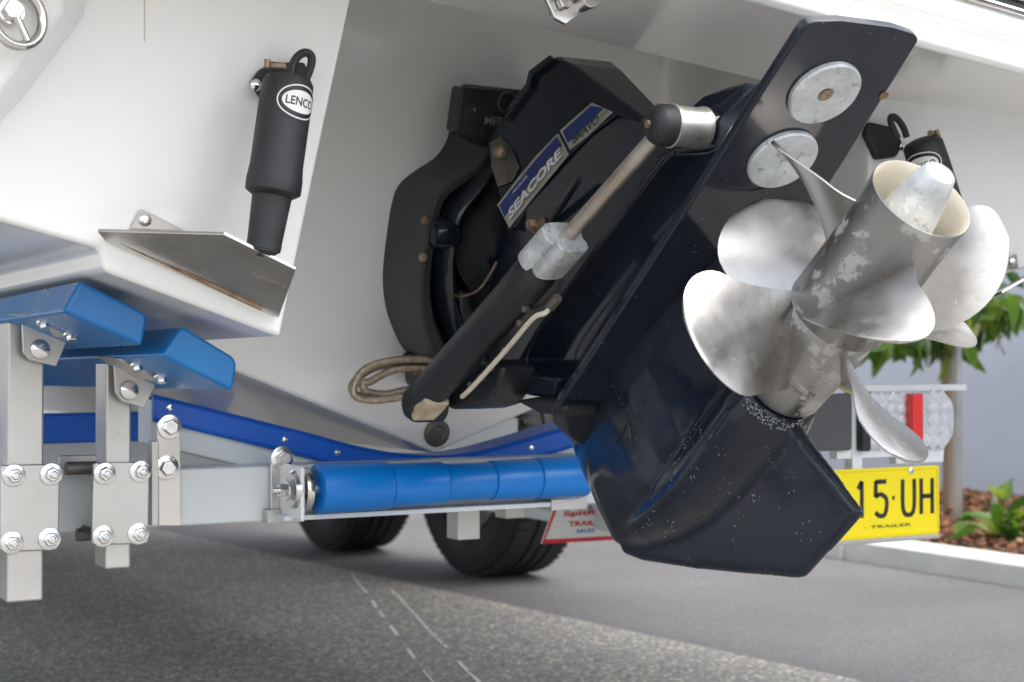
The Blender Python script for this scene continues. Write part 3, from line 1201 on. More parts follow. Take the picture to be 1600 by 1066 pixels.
on_cover('SEACORE', (-0.0929, 0.4601, 0.4301), (-0.0562, 0.3587, 0.442), .0135, M['white'], d1, bold=.03, shear=.25, arc=.0015)
on_cover('SEACORE', (-0.0927, 0.4593, 0.4277), (-0.0561, 0.3584, 0.4401), .0125, M['greyprint'], d1, off=.0024, bold=.045, shear=.25, arc=.0015)
on_cover('MERCRUISER', (-0.0863, 0.4424, 0.4526), (-0.0763, 0.4146, 0.4549), .0034, M['white'], d1, shear=.2)
on_cover('BRAVO', (-0.0497, 0.3407, 0.4399), (-0.0346, 0.2986, 0.434), .0105, M['blackprint'], d2, bold=.01, shear=.2)
on_cover('THREE', (-0.0334, 0.2953, 0.4343), (-0.0292, 0.2836, 0.4317), .0035, M['blackprint'], d2, shear=.2)

# ---- hinge block, bellows and gimbal gear on the transom
GX = 1.03
tN = V(0, -math.cos(R(12)), -math.sin(R(12)))          # out of the transom, towards the camera
gout = ((0.9773, 1.8242, 1.0293), (0.9685, 1.8259, 1.021), (0.9667, 1.8317, 0.994), (0.9617, 1.8389, 0.9599), (0.9549, 1.8426, 0.9425), (0.942, 1.8459, 0.9273), (0.9142, 1.8498, 0.9087), (0.8942, 1.8538, 0.8898), (0.8872, 1.8589, 0.8659), (0.8842, 1.8665, 0.8303), (0.8829, 1.8755, 0.7878), (0.885, 1.8818, 0.758), (0.8929, 1.8886, 0.7264), (0.9052, 1.8941, 0.7006), (0.9246, 1.9001, 0.672), (0.9507, 1.9033, 0.6571))
gl = [V(p) for p in gout[:2]] + spline([V(p) for p in gout[2:]], 3)
def mir(p):
    return V(2 * GX - p[0], p[1], p[2])
ol = gl + [mir(p) for p in gl[::-1]]
bm = nb()
depth = .118
a = [bm.verts.new(p - tN * .01) for p in ol]
b = [bm.verts.new(p + tN * depth) for p in ol]
cc = sum(ol, V(0, 0, 0)) / len(ol)
c2 = [bm.verts.new(cc + (p - cc) * .90 + tN * (depth - .002)) for p in ol]
d2_ = [bm.verts.new(cc + (p - cc) * .86 + tN * .02) for p in ol]
n = len(ol)
for i in range(n):
    j = (i + 1) % n
    bm.faces.new((a[i], a[j], b[j], b[i]))
    bm.faces.new((b[i], b[j], c2[j], c2[i]))
    bm.faces.new((c2[i], c2[j], d2_[j], d2_[i]))
bm.faces.new(d2_)
gh = obj('gimbal_housing', bm, M['gimbal'], drive, bevel=.004, seg=3, world=True)
# maker's name and round badge on the closed top of the housing
bm = nb()
tp = ((0.9138, 1.709, 1.0012), (0.9941, 1.7085, 1.0034), (0.9946, 1.7228, 0.9365), (0.9674, 1.725, 0.9257), (0.9109, 1.7206, 0.9465))
prism(bm, [V(p) for p in tp], tN * -.03)
sub(gh, obj('housing_cap', bm, M['black_worn'], bevel=.003))
tx = fit(text_bm('MERCRUISER', bold=.02), .085, .0105)
place(tx, V((0.9505, 1.7168, 0.963)) + V(.0425, 0, 0) + tN * .0012, V(1, 0, 0), V(0, -math.sin(R(12)), math.cos(R(12))))
sub(gh, print_on('lettering', tx, M['greyprint'], None, False))
bm = nb()
c = V((0.9806, 1.7116, 0.9878)) + tN * .001
xx, yy, zz = frame(tN)
tube(bm, [c + xx * .013 * math.cos(i * math.pi / 16) + yy * .013 * math.sin(i * math.pi / 16) for i in range(32)], .0016, 8, True)
sub(gh, obj('badge', bm, M['darkmetal']))
# foot of the housing
bm = nb()
ft = ((0.9214, 1.9014, 0.6658), (0.9344, 1.9001, 0.672), (1.0157, 1.9029, 0.659), (1.061, 1.9106, 0.6227), (1.0533, 1.9154, 0.5999), (0.9911, 1.914, 0.607), (0.9317, 1.9104, 0.6235))
prism(bm, [V(p) for p in ft], tN * .06)
sub(gh, obj('housing_foot', bm, M['black_worn'], bevel=.006))
bm = nb()
for (px, rr) in (((0.9163, 1.8439, 0.6432), .007), ((0.973, 1.8487, 0.6204), .008)):
    lathe(bm, V(px), tN, [(0, rr), (.004, rr), (.007, rr * .6)], 14)
sub(gh, obj('housing_bolt', bm, M['brass']))

# gimbal ring: a glossy fork inside the housing
bm = nb()
rp = ((0.9848, 1.7425, 0.9324), (0.9539, 1.7521, 0.8872), (0.9244, 1.7603, 0.8489), (0.9178, 1.769, 0.8078), (0.9205, 1.7778, 0.7667), (0.9331, 1.7874, 0.7214), (0.9535, 1.7954, 0.6839), (0.9907, 1.8017, 0.6543))
path = spline(rp, 5)
secs = []
for i, p in enumerate(path):
    d = (path[min(i + 1, len(path) - 1)] - path[max(i - 1, 0)]).normalized()
    sdir = tN.cross(d).normalized()
    w, h = .013, .032
    secs.append([p + sdir * w * math.cos(q * math.pi / 8) * 1.0 + tN * h * math.sin(q * math.pi / 8) for q in range(16)])
loft(bm, secs)
obj('gimbal_ring', bm, M['black'], drive, world=True)
bm = nb()
path2 = [mir(p) for p in path]
secs = []
for i, p in enumerate(path2):
    d = (path2[min(i + 1, len(path2) - 1)] - path2[max(i - 1, 0)]).normalized()
    sdir = tN.cross(d).normalized()
    secs.append([p + sdir * .013 * math.cos(q * math.pi / 8) + tN * .032 * math.sin(q * math.pi / 8) for q in range(16)])
loft(bm, secs)
obj('gimbal_ring', bm, M['black'], drive, world=True)
# pivot boss on the ring, two hinge pins
bm = nb()
c = V((0.9068, 1.7514, 0.8185))
lathe(bm, c + V(-.018, 0, 0), (1, 0, 0), [(0, .012), (.004, .019), (.012, .022), (.030, .022), (.04, .016)], 24)
obj('pivot_boss', bm, M['black'], drive, world=True)
for q in ((0.8788, 1.7432, 0.8329), (0.8801, 1.753, 0.7872)):
    bm = nb()
    lathe(bm, V(q), tN, [(0, .006), (.004, .006), (.007, .003)], 12)
    obj('hinge_screw', bm, M['brass'], drive, world=True)
# bell housing and bellows joining the drive to the transom
g0 = V(GX + .004, 1.80, .80)
g1 = l2w((0, .50, .46))
bm = nb()
dd = g1 - g0
prof = []
for i in range(25):
    t = i / 24
    rr = .075 + (.010 if i % 2 else -.006)
    prof.append((t * dd.length * .8, rr))
lathe(bm, g0, dd, prof, 36)
obj('bellows', bm, M['rubber'], drive, world=True)
bm = nb()
bp = ((-0.06, 0.5496, 0.5679), (-0.06, 0.5046, 0.567), (-0.06, 0.5066, 0.466), (-0.06, 0.4587, 0.4408), (-0.06, 0.4497, 0.3988), (-0.06, 0.5617, 0.4288), (-0.06, 0.6737, 0.429), (-0.06, 0.6719, 0.4845), (-0.06, 0.6127, 0.5112))
mirrored(bm, [V(p) for p in bp])
obj('bell_housing', bm, M['gimbal'], drive, bevel=.008, seg=3)
bm = nb()
bp = ((-0.078, 0.567, 0.476), (-0.078, 0.4845, 0.4365), (-0.078, 0.4494, 0.3846), (-0.078, 0.5274, 0.3854), (-0.078, 0.5721, 0.4024), (-0.078, 0.565, 0.4312))
mirrored(bm, [V(p) for p in bp])
obj('hinge_block', bm, M['black'], drive, bevel=.006, seg=3)
bm = nb()
c = V((-0.092, 0.419, 0.3764))
hexnut(bm, c, (-1, 0, 0), .0085, .009)
lathe(bm, c, (-1, 0, 0), [(-.012, .011), (.001, .011), (.001, .008)], 20)
obj('hinge_nut', bm, M['brass'], drive)
# inner knuckle and rusty shift cable seen through the fork
bm = nb()
p0, p1 = V((0.9971, 1.8223, 0.7496)), V((1.0092, 1.8444, 0.6938))
box(bm, (p0 + p1) / 2, (.07, .03, .06))
obj('knuckle', bm, M['darkmetal'], drive, bevel=.006, world=True)
bm = nb()
tube(bm, spline(((0.9, 1.5955, 0.7722), (0.9, 1.6143, 0.7563), (0.905, 1.6491, 0.7417), (0.91, 1.6914, 0.7364), (0.92, 1.7377, 0.7385)), 6), .0018, 8)
obj('speed_cable', bm, M['brass'], drive, world=True)

M['sleeve'] = pbr('worn_steel_sleeve', (.55, .54, .51), (.66, .65, .62), 30, .34, .08, metal=.8,
                  stains=[((.16, .15, .14), 42, .56, .64, .6, .6)])
# ---- trim cylinders (port one in view, starboard one mirrored behind)
CF, CA = V((0.87, 1.7416, 0.6014)), V((0.9057, 1.2594, 0.8911))
ud = (CA - CF).normalized()


def along(px):                          # point of the cylinder's axis at a fraction of its length
    return CF.lerp(CA, px)


CL = (CA - CF).length
for s in (1, -1):
    if s > 0:
        f_, a_ = CF, CA
    else:
        f_ = mir(CF)
        la = DI @ CA
        a_ = DM @ V(-la.x, la.y, la.z)
    u = (a_ - f_).normalized()
    CLs = (a_ - f_).length
    K = CLs
    bm = nb()
    lathe(bm, f_, u, [(.012 * K / .6, .019), (.03, .0225), (.05, .0235), (K * .56 - .06, .0235), (K * .56 - .057, .0245), (K * .56 - .012, .0245), (K * .56 - .010, .0235), (K * .56, .021)], 36)
    cy = obj('trim_cylinder', bm, M['black_worn'], drive, world=True)
    bm = nb()
    rod(bm, f_ + u * (K * .54), a_, .0085, 24)
    sub(cy, obj('piston_rod', bm, M['rod']))
    bm = nb()
    x, y, z = frame(u)
    vd = V(-1, -.2, 0)
    vd = (vd - u * vd.dot(u)).normalized()
    wd = u.cross(vd).normalized()
    # zinc collar: a slotted block round the rod
    for k, off, hw, hv, l0, l1 in ((-1, .0065, .0165, .027, .030, .026), (1, .0130, .0105, .021, .022, .034)):
        b0 = f_ + u * (K * .600) + wd * (off * k)
        q = []
        for i in range(20):
            a = 2 * math.pi * i / 20
            q.append(b0 + wd * (hw * k * (abs(math.cos(a)) ** .7 * (1 if math.cos(a) > 0 else -1))) + vd * (hv * (abs(math.sin(a)) ** .8 * (1 if math.sin(a) > 0 else -1))))
        loft(bm, [[p - u * l0 for p in q], [p + u * l1 for p in q]])
    sub(cy, obj('collar_anode', bm, M['zinc'], bevel=.002))
    # forward eye with its pivot cap
    bm = nb()
    lathe(bm, f_ + V(-.020 * s, 0, 0), V(1 * s, 0, 0), [(0, .010), (.004, .018), (.012, .0235), (.018, .0245), (.05, .0245)], 30)
    sub(cy, obj('pivot_cap', bm, M['rubber']))
    bm = nb()
    box(bm, f_ + u * .03 + V(0, 0, -.020), (.034, .045, .016), u.to_track_quat('Y', 'Z').to_matrix())
    sub(cy, obj('corroded_lug', bm, pbr('corroded_lug', (.45, .36, .22), (.60, .54, .42), 50, .8, bump=.5, bscale=160), bevel=.004))
    # aft pivot: rubber cap and stainless sleeve round the pin
    xd = (DM.to_3x3() @ V(1 if s > 0 else -1, 0, 0)).normalized()
    bm = nb()
    lathe(bm, a_ - xd * .020, xd, [(0, .008), (.002, .0135), (.007, .0190), (.012, .0212), (.024, .0215)], 32)
    cap = obj('pin_cap', bm, M['rubber'], drive, world=True)
    bm = nb()
    lathe(bm, a_ - xd * .0225, xd, [(0, .004), (.004, .004)], 14)
    sub(cap, obj('pin_end', bm, M['brass']))
    bm = nb()
    lathe(bm, a_ + xd * .0045, xd, [(0, .0205), (.001, .0226), (.0035, .0226), (.0045, .0208), (.034, .0208), (.037, .0222), (.041, .0222), (.042, .018)], 32)
    obj('pin_sleeve', bm, M['sleeve'], drive, world=True)
    bm = nb()
    rod(bm, a_ + xd * .046, a_ + xd * .085, .0185, 28, .026)
    obj('pin_boss', bm, M['black'], drive, world=True)

# hydraulic lines
for k, (dz, sh) in enumerate(((0, 0), (-.007, .010), (.005, -.007))):
    bm = nb()
    pts = ((0.9569, 1.82, 0.6432), (0.9189, 1.83, 0.6517), (0.8836, 1.835, 0.6517), (0.8562, 1.84, 0.6466), (0.8332, 1.842, 0.6349), (0.8222, 1.842, 0.6216), (0.8277, 1.84, 0.6107), (0.8525, 1.838, 0.6071), (0.8812, 1.83, 0.6112), (0.9139, 1.82, 0.6178), (0.9416, 1.8, 0.6196))
    pp = [V(p) + V(sh if 2 < i < 8 else sh * .3, -.010 * k, dz * (1 if i < 5 else -.6)) for i, p in enumerate(pts)]
    tube(bm, spline(pp, 6), .0052, 10)
    obj('hydraulic_hose', bm, M['hose'], drive, world=True)
bm = nb()
tube(bm, spline(((0.86, 1.608, 0.6121), (0.86, 1.5873, 0.6214), (0.865, 1.5424, 0.65), (0.868, 1.5034, 0.6746), (0.87, 1.4713, 0.6956), (0.872, 1.4566, 0.7038), (0.878, 1.4474, 0.7071), (0.885, 1.4507, 0.7123)), 6), .0030, 10)
obj('hydraulic_line', bm, M['cream'], drive, world=True)
bm = nb()
p = V((0.885, 1.4507, 0.7137))
hexnut(bm, p, ud, .006, .02)
obj('line_fitting', bm, M['darkmetal'], drive, world=True)
# lower mounting bracket of the cylinders
bm = nb()
bp = ((0.9, 1.738, 0.6109), (0.9, 1.6895, 0.6341), (0.9, 1.6048, 0.6577), (0.9, 1.5816, 0.6462), (0.9, 1.597, 0.6195), (0.9, 1.6206, 0.6021), (0.9, 1.6529, 0.5967), (0.9, 1.7204, 0.5935))
prism(bm, [V(p) for p in bp], (.05, 0, 0))
obj('cylinder_bracket', bm, M['black_worn'], drive, bevel=.006, world=True)
for p in ((0.868, 1.602, 0.6257), (0.868, 1.5753, 0.635), (0.868, 1.5554, 0.6463), (0.868, 1.5209, 0.6661), (0.868, 1.4862, 0.6966), (0.868, 1.4749, 0.7121)):
    bm = nb()
    lathe(bm, V(p), (-1, -.2, 0), [(-.004, .004), (.002, .004), (.003, .002)], 10)
    obj('bracket_screw', bm, M['darkmetal'], drive, world=True)
bm = nb()
bp = ((0.93, 1.6108, 0.6066), (0.93, 1.5579, 0.6122), (0.93, 1.5006, 0.6103), (0.93, 1.4867, 0.5989), (0.93, 1.5076, 0.591), (0.93, 1.5535, 0.5927))
prism(bm, [V(p) for p in bp], (.05, 0, 0))
obj('water_hose_fitting', bm, M['rubber'], drive, bevel=.006, world=True)


# ---- propellers
def blade_bm(par, phi, hand, th=.0027):
    """one blade as a closed solid on a helical sheet; hand gives the twist"""
    y0, k, ar, am, vm, pw, sk, rk, R1, R0, cup, k2 = par
    nu, nv = 20, 20
    bm = nb()
    g = {}
    for side in (1, -1):
        for j in range(nv + 1):
            v = 1 - (1 - j / nv) ** 1.9
            r_ = R0 + (R1 - R0) * v
            if v < vm:
                w = ar + (am - ar) * math.sin(v / vm * math.pi / 2)
            else:
                w = am * max(.0, 1 - ((v - vm) / (1 - vm)) ** pw) ** .5
            for i in range(nu + 1):
                u = -1 + 2 * i / nu
                a = phi + sk * v * v + w * u * .5
                kk = k + k2 * (1 - v)
                y = y0 + hand * kk * (a - phi) + rk * v + cup * u * abs(u) * v
                t = side * (th * (1.7 - 1.25 * v) * (1 - abs(u) ** 2.5) + .0007)
                nrm = (V(0, 1, 0) - V(-math.sin(a), 0, math.cos(a)) * (hand * kk / max(r_, .02))).normalized()
                g[side, i, j] = bm.verts.new(V(r_ * math.cos(a), y, r_ * math.sin(a)) + nrm * t)
    for side in (1, -1):
        for j in range(nv):
            for i in range(nu):
                bm.faces.new((g[side, i, j], g[side, i + 1, j], g[side, i + 1, j + 1], g[side, i, j + 1]))
    for j in range(nv):
        for i in (0, nu):
            bm.faces.new((g[1, i, j], g[1, i, j + 1], g[-1, i, j + 1], g[-1, i, j]))
    for i in range(nu):
        for j in (0, nv):
            bm.faces.new((g[1, i, j], g[1, i + 1, j], g[-1, i + 1, j], g[-1, i, j]))
    bmesh.ops.remove_doubles(bm, verts=bm.verts[:], dist=.00015)
    return bm


AFT_BLADE = (0.0915, 0.0815, 1.1136, 0.9374, 0.35, 1.6843, 0.2771, -0.0202, 0.1419, 0.04, 0.0012, 0.0218)
FWD_BLADE = (0.1864, 0.0553, 1.2676, 0.8955, 0.6349, 1.6635, -0.1501, -0.0134, 0.1661, 0.0402, -0.0003, 0.0109)


def hub_text(body, y0, th0, rr, w, h, axial=True, flip=1):
    tx = fit(text_bm(body, bold=.01), w, h)
    for v in tx.verts:
        if axial:
            yy = y0 - v.co.x * flip
            a = th0 + v.co.y / rr
        else:
            yy = y0 + v.co.y
            a = th0 + v.co.x * flip / rr
        v.co = V(rr * math.cos(a), yy, rr * math.sin(a))
    return tx


# aft propeller: open exhaust hub, three blades
bm = nb()
lathe(bm, (0, 0, 0), (0, 1, 0), [(.152, .030), (.152, .0492), (.150, .0500), (.10, .0482), (.055, .0468), (.025, .0468), (.006, .0480), (.0, .0486), (-.0008, .0478), (.0, .0470), (.010, .0445), (.05, .0400), (.12, .0395), (.121, .02)], 56, cap=False)
pa = obj('propeller', bm, M['prophub'], drive, smooth=50)
pa['label'] = 'aft three bladed propeller with open exhaust hub'
# warm discoloured bore
pa.data.materials.append(M['propin'])
for f in pa.data.polygons:
    c = f.center
    if math.hypot(c.x, c.z) < .0474 and c.y > -.0005 and f.normal.dot(V(c.x, 0, c.z)) < 0:
        f.material_index = 1
for ph in (227.1, 347.1, 107.1):
    sub(pa, obj('blade', blade_bm(AFT_BLADE, R(ph), -1), M['prop'], smooth=60))
bm = nb()
lathe(bm, (0, .12, 0), (0, -1, 0), [(0, .034), (.04, .033), (.09, .027), (.135, .0195), (.150, .0150), (.1515, .0135), (.1495, .012), (.1495, .001)], 36)
sub(pa, obj('cone_anode', bm, M['zinc']))
sub(pa, print_on('lettering', hub_text('MERCURY 24R', .115, R(158), .0486, .062, .0075), M['greyprint'], None, False))
# forward propeller: four blades turning the other way
bm = nb()
lathe(bm, (0, 0, 0), (0, 1, 0), [(.1530, .030), (.1530, .0450), (.1545, .0462), (.18, .0458), (.21, .0440), (.24, .0415), (.262, .0398), (.264, .0388), (.264, .03)], 56, cap=False)
pf = obj('propeller', bm, M['prophub'], drive, smooth=50)
pf['label'] = 'forward four bladed propeller next to the gearcase'
for ph in (188.5, 98.5, 278.5, 8.5):
    sub(pf, obj('blade', blade_bm(FWD_BLADE, R(ph), 1), M['prop'], smooth=60))
sub(pf, print_on('lettering', hub_text('48 MERCURY 24', .225, R(222), .0436, .062, .0075, axial=False), M['greyprint'], None, False))
M['crust'] = pbr('grey_corrosion', (.22, .24, .25), (.42, .44, .45), 200, .9, bump=.5, bscale=300)
M['pit'] = pbr('paint_pit', (.30, .31, .32), None, rough=.8)
M['scuff'] = pbr('scuffed_paint_edge', (.02, .023, .03), (.26, .27, .28), 110, .6, contrast=(.46, .60))
# pale pits in the paint of the skeg, in loose clusters
bm = nb()
rq = random.Random(9)
for c in ((-0.012, 0.3613, 0.0225), (-0.012, 0.3941, 0.0344), (-0.012, 0.4069, 0.0341), (-0.012, 0.4255, 0.0347), (-0.012, 0.4038, -0.0062), (-0.012, 0.4366, 0.0178), (-0.012, 0.3767, -0.0342), (-0.012, 0.348, -0.0106), (-0.012, 0.3182, -0.0521), (-0.012, 0.3059, -0.0505), (-0.012, 0.3913, -0.0411), (-0.012, 0.4942, 0.0074), (-0.012, 0.492, -0.0058), (-0.012, 0.5237, 0.0162), (-0.012, 0.5295, -0.0067), (-0.012, 0.4293, -0.0791), (-0.012, 0.393, -0.0604), (-0.012, 0.337, -0.0937), (-0.012, 0.365, -0.0646), (-0.012, 0.3062, -0.0794), (-0.012, 0.4026, -0.012), (-0.012, 0.318, -0.1366)):
    for i in range(rq.randint(2, 7)):
        p = onto((0, c[1] + rq.gauss(0, .007), c[2] + rq.gauss(0, .007)))
        if p.x < -.001:
            q = rq.uniform(.0004, .0009)
            lathe(bm, p, (-1, .1, -.2), [(-.0004, q), (.00025, q), (.0004, q * .5)], 6)
sub(gc, tag(obj('paint_pits', bm, M['pit']), kind='stuff'))
# chipped paint and zinc crust round the aft rim of the gearcase
bm = nb()
rq = random.Random(5)
for i in range(260):
    a = R(rq.uniform(190, 285))
    rr = .0415 + rq.uniform(-.002, .0045)
    lathe(bm, V(rr * math.cos(a), .268 + rq.uniform(0, .012), rr * math.sin(a)), (rq.uniform(-1, 1), -1, rq.uniform(-1, 1)), [(-.0010, .0006), (.0002, rq.uniform(.0004, .0011)), (.0007, .0003)], 6)
sub(gc, tag(obj('corrosion_crust', bm, M['crust']), kind='stuff'))

# ------------------------------------------------------------------ trailer
tr = root('boat_trailer', Matrix.Translation((XC, 1.9, GZ)), 'pale grey boat trailer with blue skids, rollers and black tyres under the white hull', 'trailer')


def part(name, bm, mat, **k):
    return obj(name, bm, M[mat] if isinstance(mat, str) else mat, tr, world=True, **k)


YB = 1.90
bm = nb()
box(bm, (.50, YB + .035, .4815), (2.2, .07, .0725))
part('crossbeam', bm, 'trailer', bevel=.004, seg=3)
# beams further forward and the side rails
bm = nb()
box(bm, (.55, 2.78, .50), (2.1, .07, .08))
part('crossbeam', bm, 'trailer', bevel=.004)
for x in (.10, 1.56):
    bm = nb()
    box(bm, (x, 4.2, .40), (.06, 4.5, .10))
    part('side_rail', bm, 'trailer', bevel=.004)
bm = nb()
box(bm, (.40, 2.58, .545), (1.0, .03, .05))
part('forward_skid_strip', bm, 'bluestrip', bevel=.006)

# bent V member with its blue strip
top = spline(((0.5897, 1.95, 0.6103), (0.6425, 1.95, 0.5973), (0.7308, 1.95, 0.5747), (0.8042, 1.95, 0.556), (0.8706, 1.95, 0.5377), (0.9292, 1.95, 0.5254), (0.9742, 1.95, 0.5201), (1.0202, 1.95, 0.5191), (1.0724, 1.95, 0.5241), (1.1367, 1.95, 0.5373), (1.1917, 1.95, 0.5501), (1.2424, 1.95, 0.5615), (1.306, 1.95, 0.5759), (1.4016, 1.95, 0.5983)), 4)
bm = nb()
secs = [[V(p.x, 1.955, p.z - .004), V(p.x, 2.015, p.z - .004), V(p.x, 2.015, p.z - .064 - .0), V(p.x, 1.955, p.z - .064)] for p in top]
for s in secs:
    for q in (2, 3):
        s[q].z = max(s[q].z, .455)
loft(bm, secs)
part('bent_member', bm, 'trailer', bevel=.003)
bm = nb()
secs = []
for p in top:
    secs.append([V(p.x, 1.947, p.z - .033), V(p.x, 1.943, p.z - .028), V(p.x, 1.943, p.z - .004), V(p.x, 1.950, p.z + .002), V(p.x, 2.02, p.z + .002), V(p.x, 2.02, p.z - .002), V(p.x, 1.953, p.z - .003), V(p.x, 1.953, p.z - .033)])
loft(bm, secs)
strip = part('keel_strip', bm, 'bluestrip', bevel=.0015)
for c in ((0.6104, 1.943, 0.5945), (0.769, 1.943, 0.5493), (0.8455, 1.943, 0.5299), (1.1544, 1.943, 0.5277), (1.2244, 1.943, 0.544)):
    bm = nb()
    lathe(bm, V(c), (0, -1, 0), [(-.001, .0046), (.001, .0046), (.0024, .0034), (.003, .001)], 14)
    sub(strip, obj('rivet', bm, M['bolt']))


def bolt(bm, p, d, r=.0085, washer=True, stud=True):
    p, d = V(p), V(d).normalized()
    if washer:
        lathe(bm, p, d, [(0, r * 1.5), (.0022, r * 1.5), (.0026, r * 1.4)], 24)
    hexnut(bm, p + d * .0024, d, r, r * .95, spin=random.uniform(0, 1))
    if stud:
        lathe(bm, p + d * (r * .9), d, [(0, r * .52), (r * .85, r * .52), (r, r * .4)], 14)


# brackets that hold the bent member to the beam
for (x0, x1, yt, yb, bolts) in ((247, 283, 648, 822, ((265, 666), (261, 730))), (424, 456, 703, 815, ((440, 716),))):
    a, b = V((0.3847, 1.89, 1.0859)), None
    fx = lambda px, py: pix(px, py)
    pass
for (pl, bl) in ((((0.5797, 1.888, 0.4483), (0.5785, 1.888, 0.5683), (0.5809, 1.888, 0.5779), (0.5874, 1.888, 0.585), (0.5956, 1.888, 0.5864), (0.6031, 1.888, 0.5815), (0.6072, 1.888, 0.5725), (0.6085, 1.888, 0.4468)), ((0.5924, 1.888, 0.572), (0.5893, 1.888, 0.5207))),
                 (((0.7289, 1.888, 0.4463), (0.7287, 1.888, 0.5235), (0.7314, 1.888, 0.5334), (0.7393, 1.888, 0.539), (0.7491, 1.888, 0.5379), (0.7553, 1.888, 0.5311), (0.7571, 1.888, 0.5226), (0.7573, 1.888, 0.4448)), ((0.7429, 1.888, 0.5281),))):
    bm = nb()
    prism(bm, [V(p) for p in pl], (0, .006, 0))
    br = part('mounting_bracket', bm, 'steel', bevel=.001)
    for c in bl:
        bm = nb()
        bolt(bm, c, (0, -1, 0), .0105, True, False)
        sub(br, obj('bolt', bm, M['bolt'], bevel=.0008))
# foot that wraps under the beam beside each bracket
for pl in (((0.5649, 1.87, 0.555), (0.5738, 1.87, 0.5548), (0.5742, 1.87, 0.4502), (0.5653, 1.87, 0.4506)), ((0.7205, 1.88, 0.4622), (0.7666, 1.88, 0.4634), (0.7666, 1.88, 0.4442), (0.7206, 1.88, 0.4449))):
    bm = nb()
    prism(bm, [V(p) for p in pl], (0, .018, 0))
    part('bracket_foot', bm, 'galv', bevel=.001)

# keel roller
r0, r1 = V((0.7713, 1.84, 0.4903)), V((1.1798, 1.84, 0.4892))
r1 = V(r1.x, 1.84, r0.z + .002)
r0.y = 1.84
ax = (r1 - r0)
L = ax.length
kr = part('keel_roller', lathe(nb(), r0 - V(.012, 0, 0), ax, [(0, .0075), (L + .03, .0075)], 16), 'bolt')
seg = [(0, .245, .0325, .0315), (.246, .445, .0292, .0284), (.446, .625, .0255, .0255), (.626, .800, .0272, .0280), (.801, 1.0, .0288, .0296)]
for (t0, t1, ra, rb) in seg:
    bm = nb()
    l = (t1 - t0) * L
    lathe(bm, r0 + ax * t0, ax, [(0, ra * .93), (.0010, ra * .985), (.003, ra), (l - .003, rb), (l - .0010, rb * .985), (l, rb * .93)], 44)
    sub(kr, obj('roller_sleeve', bm, M['blueroll']))
bm = nb()
for t in (-.022, ):
    lathe(bm, r0 + V(t, 0, 0), ax, [(0, .027), (.004, .028), (.010, .027)], 36)
    lathe(bm, r0 + V(t - .014, 0, 0), ax, [(0, .022), (.006, .026), (.008, .026)], 36)
sub(kr, obj('roller_flange', bm, M['steel'], bevel=.0008))
bm = nb()
p = r0 + V(-.040, 0, 0)
bolt(bm, p, (-1, 0, 0), .0095)
for a in range(4):
    bolt(bm, r0 + V(-.0225, math.cos(a * 1.57 + .6) * .016, math.sin(a * 1.57 + .6) * .016), (-1, 0, 0), .004, False, False)
sub(kr, obj('axle_nut', bm, M['bolt'], bevel=.0006))
# upright side plate and the shallow channel under the roller
bm = nb()
box(bm, (r0.x - .028, 1.852, .4865), (.006, .075, .07))
part('roller_plate', bm, 'signwhite', bevel=.003)
bm = nb()
xa, xb = r0.x - .04, r1.x + .004
prism(bm, [V(xa, 1.848, .4500), V(xb, 1.848, .4500), V(xb, 1.848, .4565), V(xa, 1.848, .4565)], (0, .045, 0))
part('roller_channel', bm, 'trailer', bevel=.001)
bm = nb()
box(bm, (r1.x - .02, 1.868, .4525), (.06, .045, .016))
part('bracket_foot', bm, 'galv', bevel=.001)
# stub posts below the beam
for (c, s) in (((1.0451, 1.95, 0.443), (.036, .036, .055)), ((1.1456, 1.99, 0.4399), (.034, .034, .03))):
    bm = nb()
    box(bm, V(c) - V(0, 0, s[2] / 2 - .012), s)
    part('stub_post', bm, 'galv', bevel=.002)

# skid posts with clamp plates
def skid_post(x0, x1, ztop, zbot, pl, nuts, side):
    bm = nb()
    w = x1 - x0
    box(bm, ((x0 + x1) / 2, 1.845, (ztop + zbot) / 2), (w, .048, ztop - zbot))
    po = part('skid_post', bm, 'galv', bevel=.003, seg=3)
    bm = nb()
    p = [V(q) for q in pl]
    prism(bm, p, (0, .006, 0))
    cp = part('clamp_plate', bm, 'galv', bevel=.0025)
    for c in nuts:
        bm = nb()
        bolt(bm, V(c), (0, -1, 0), .0088)
        sub(cp, obj('clamp_nut', bm, M['bolt'], bevel=.0006))
    bm = nb()
    for c in nuts:
        rod(bm, V(c) + V(0, .002, 0), V(c) + V(0, .19, 0), .0055, 12)
    sub(cp, obj('clamp_stud', bm, M['darkmetal']))
    bm = nb()
    prism(bm, [V(q) + V(0, .165, 0) for q in pl], (0, .006, 0))
    bk = part('clamp_plate', bm, 'galv', bevel=.0025)
    return po


skid_post(0.3815, 0.4227, 0.6996, 0.376,
          ((0.3735, 1.815, 0.5322), (0.3749, 1.815, 0.5351), (0.437, 1.815, 0.5345), (0.44, 1.815, 0.5314), (0.4389, 1.815, 0.437), (0.436, 1.815, 0.4342), (0.3754, 1.815, 0.4356), (0.3725, 1.815, 0.4387)),
          ((0.3871, 1.815, 0.5229), (0.4297, 1.815, 0.5229), (0.3853, 1.815, 0.446), (0.4279, 1.815, 0.448)), 1)
skid_post(0.4946, 0.5253, 0.6553, 0.4069,
          ((0.4786, 1.815, 0.5317), (0.4809, 1.815, 0.5346), (0.5437, 1.815, 0.5334), (0.5461, 1.815, 0.5302), (0.5448, 1.815, 0.4383), (0.5425, 1.815, 0.4354), (0.479, 1.815, 0.4376), (0.4768, 1.815, 0.4407)),
          ((0.4915, 1.815, 0.5214), (0.5344, 1.815, 0.5222), (0.4903, 1.815, 0.4475), (0.5324, 1.815, 0.4482)), 1)
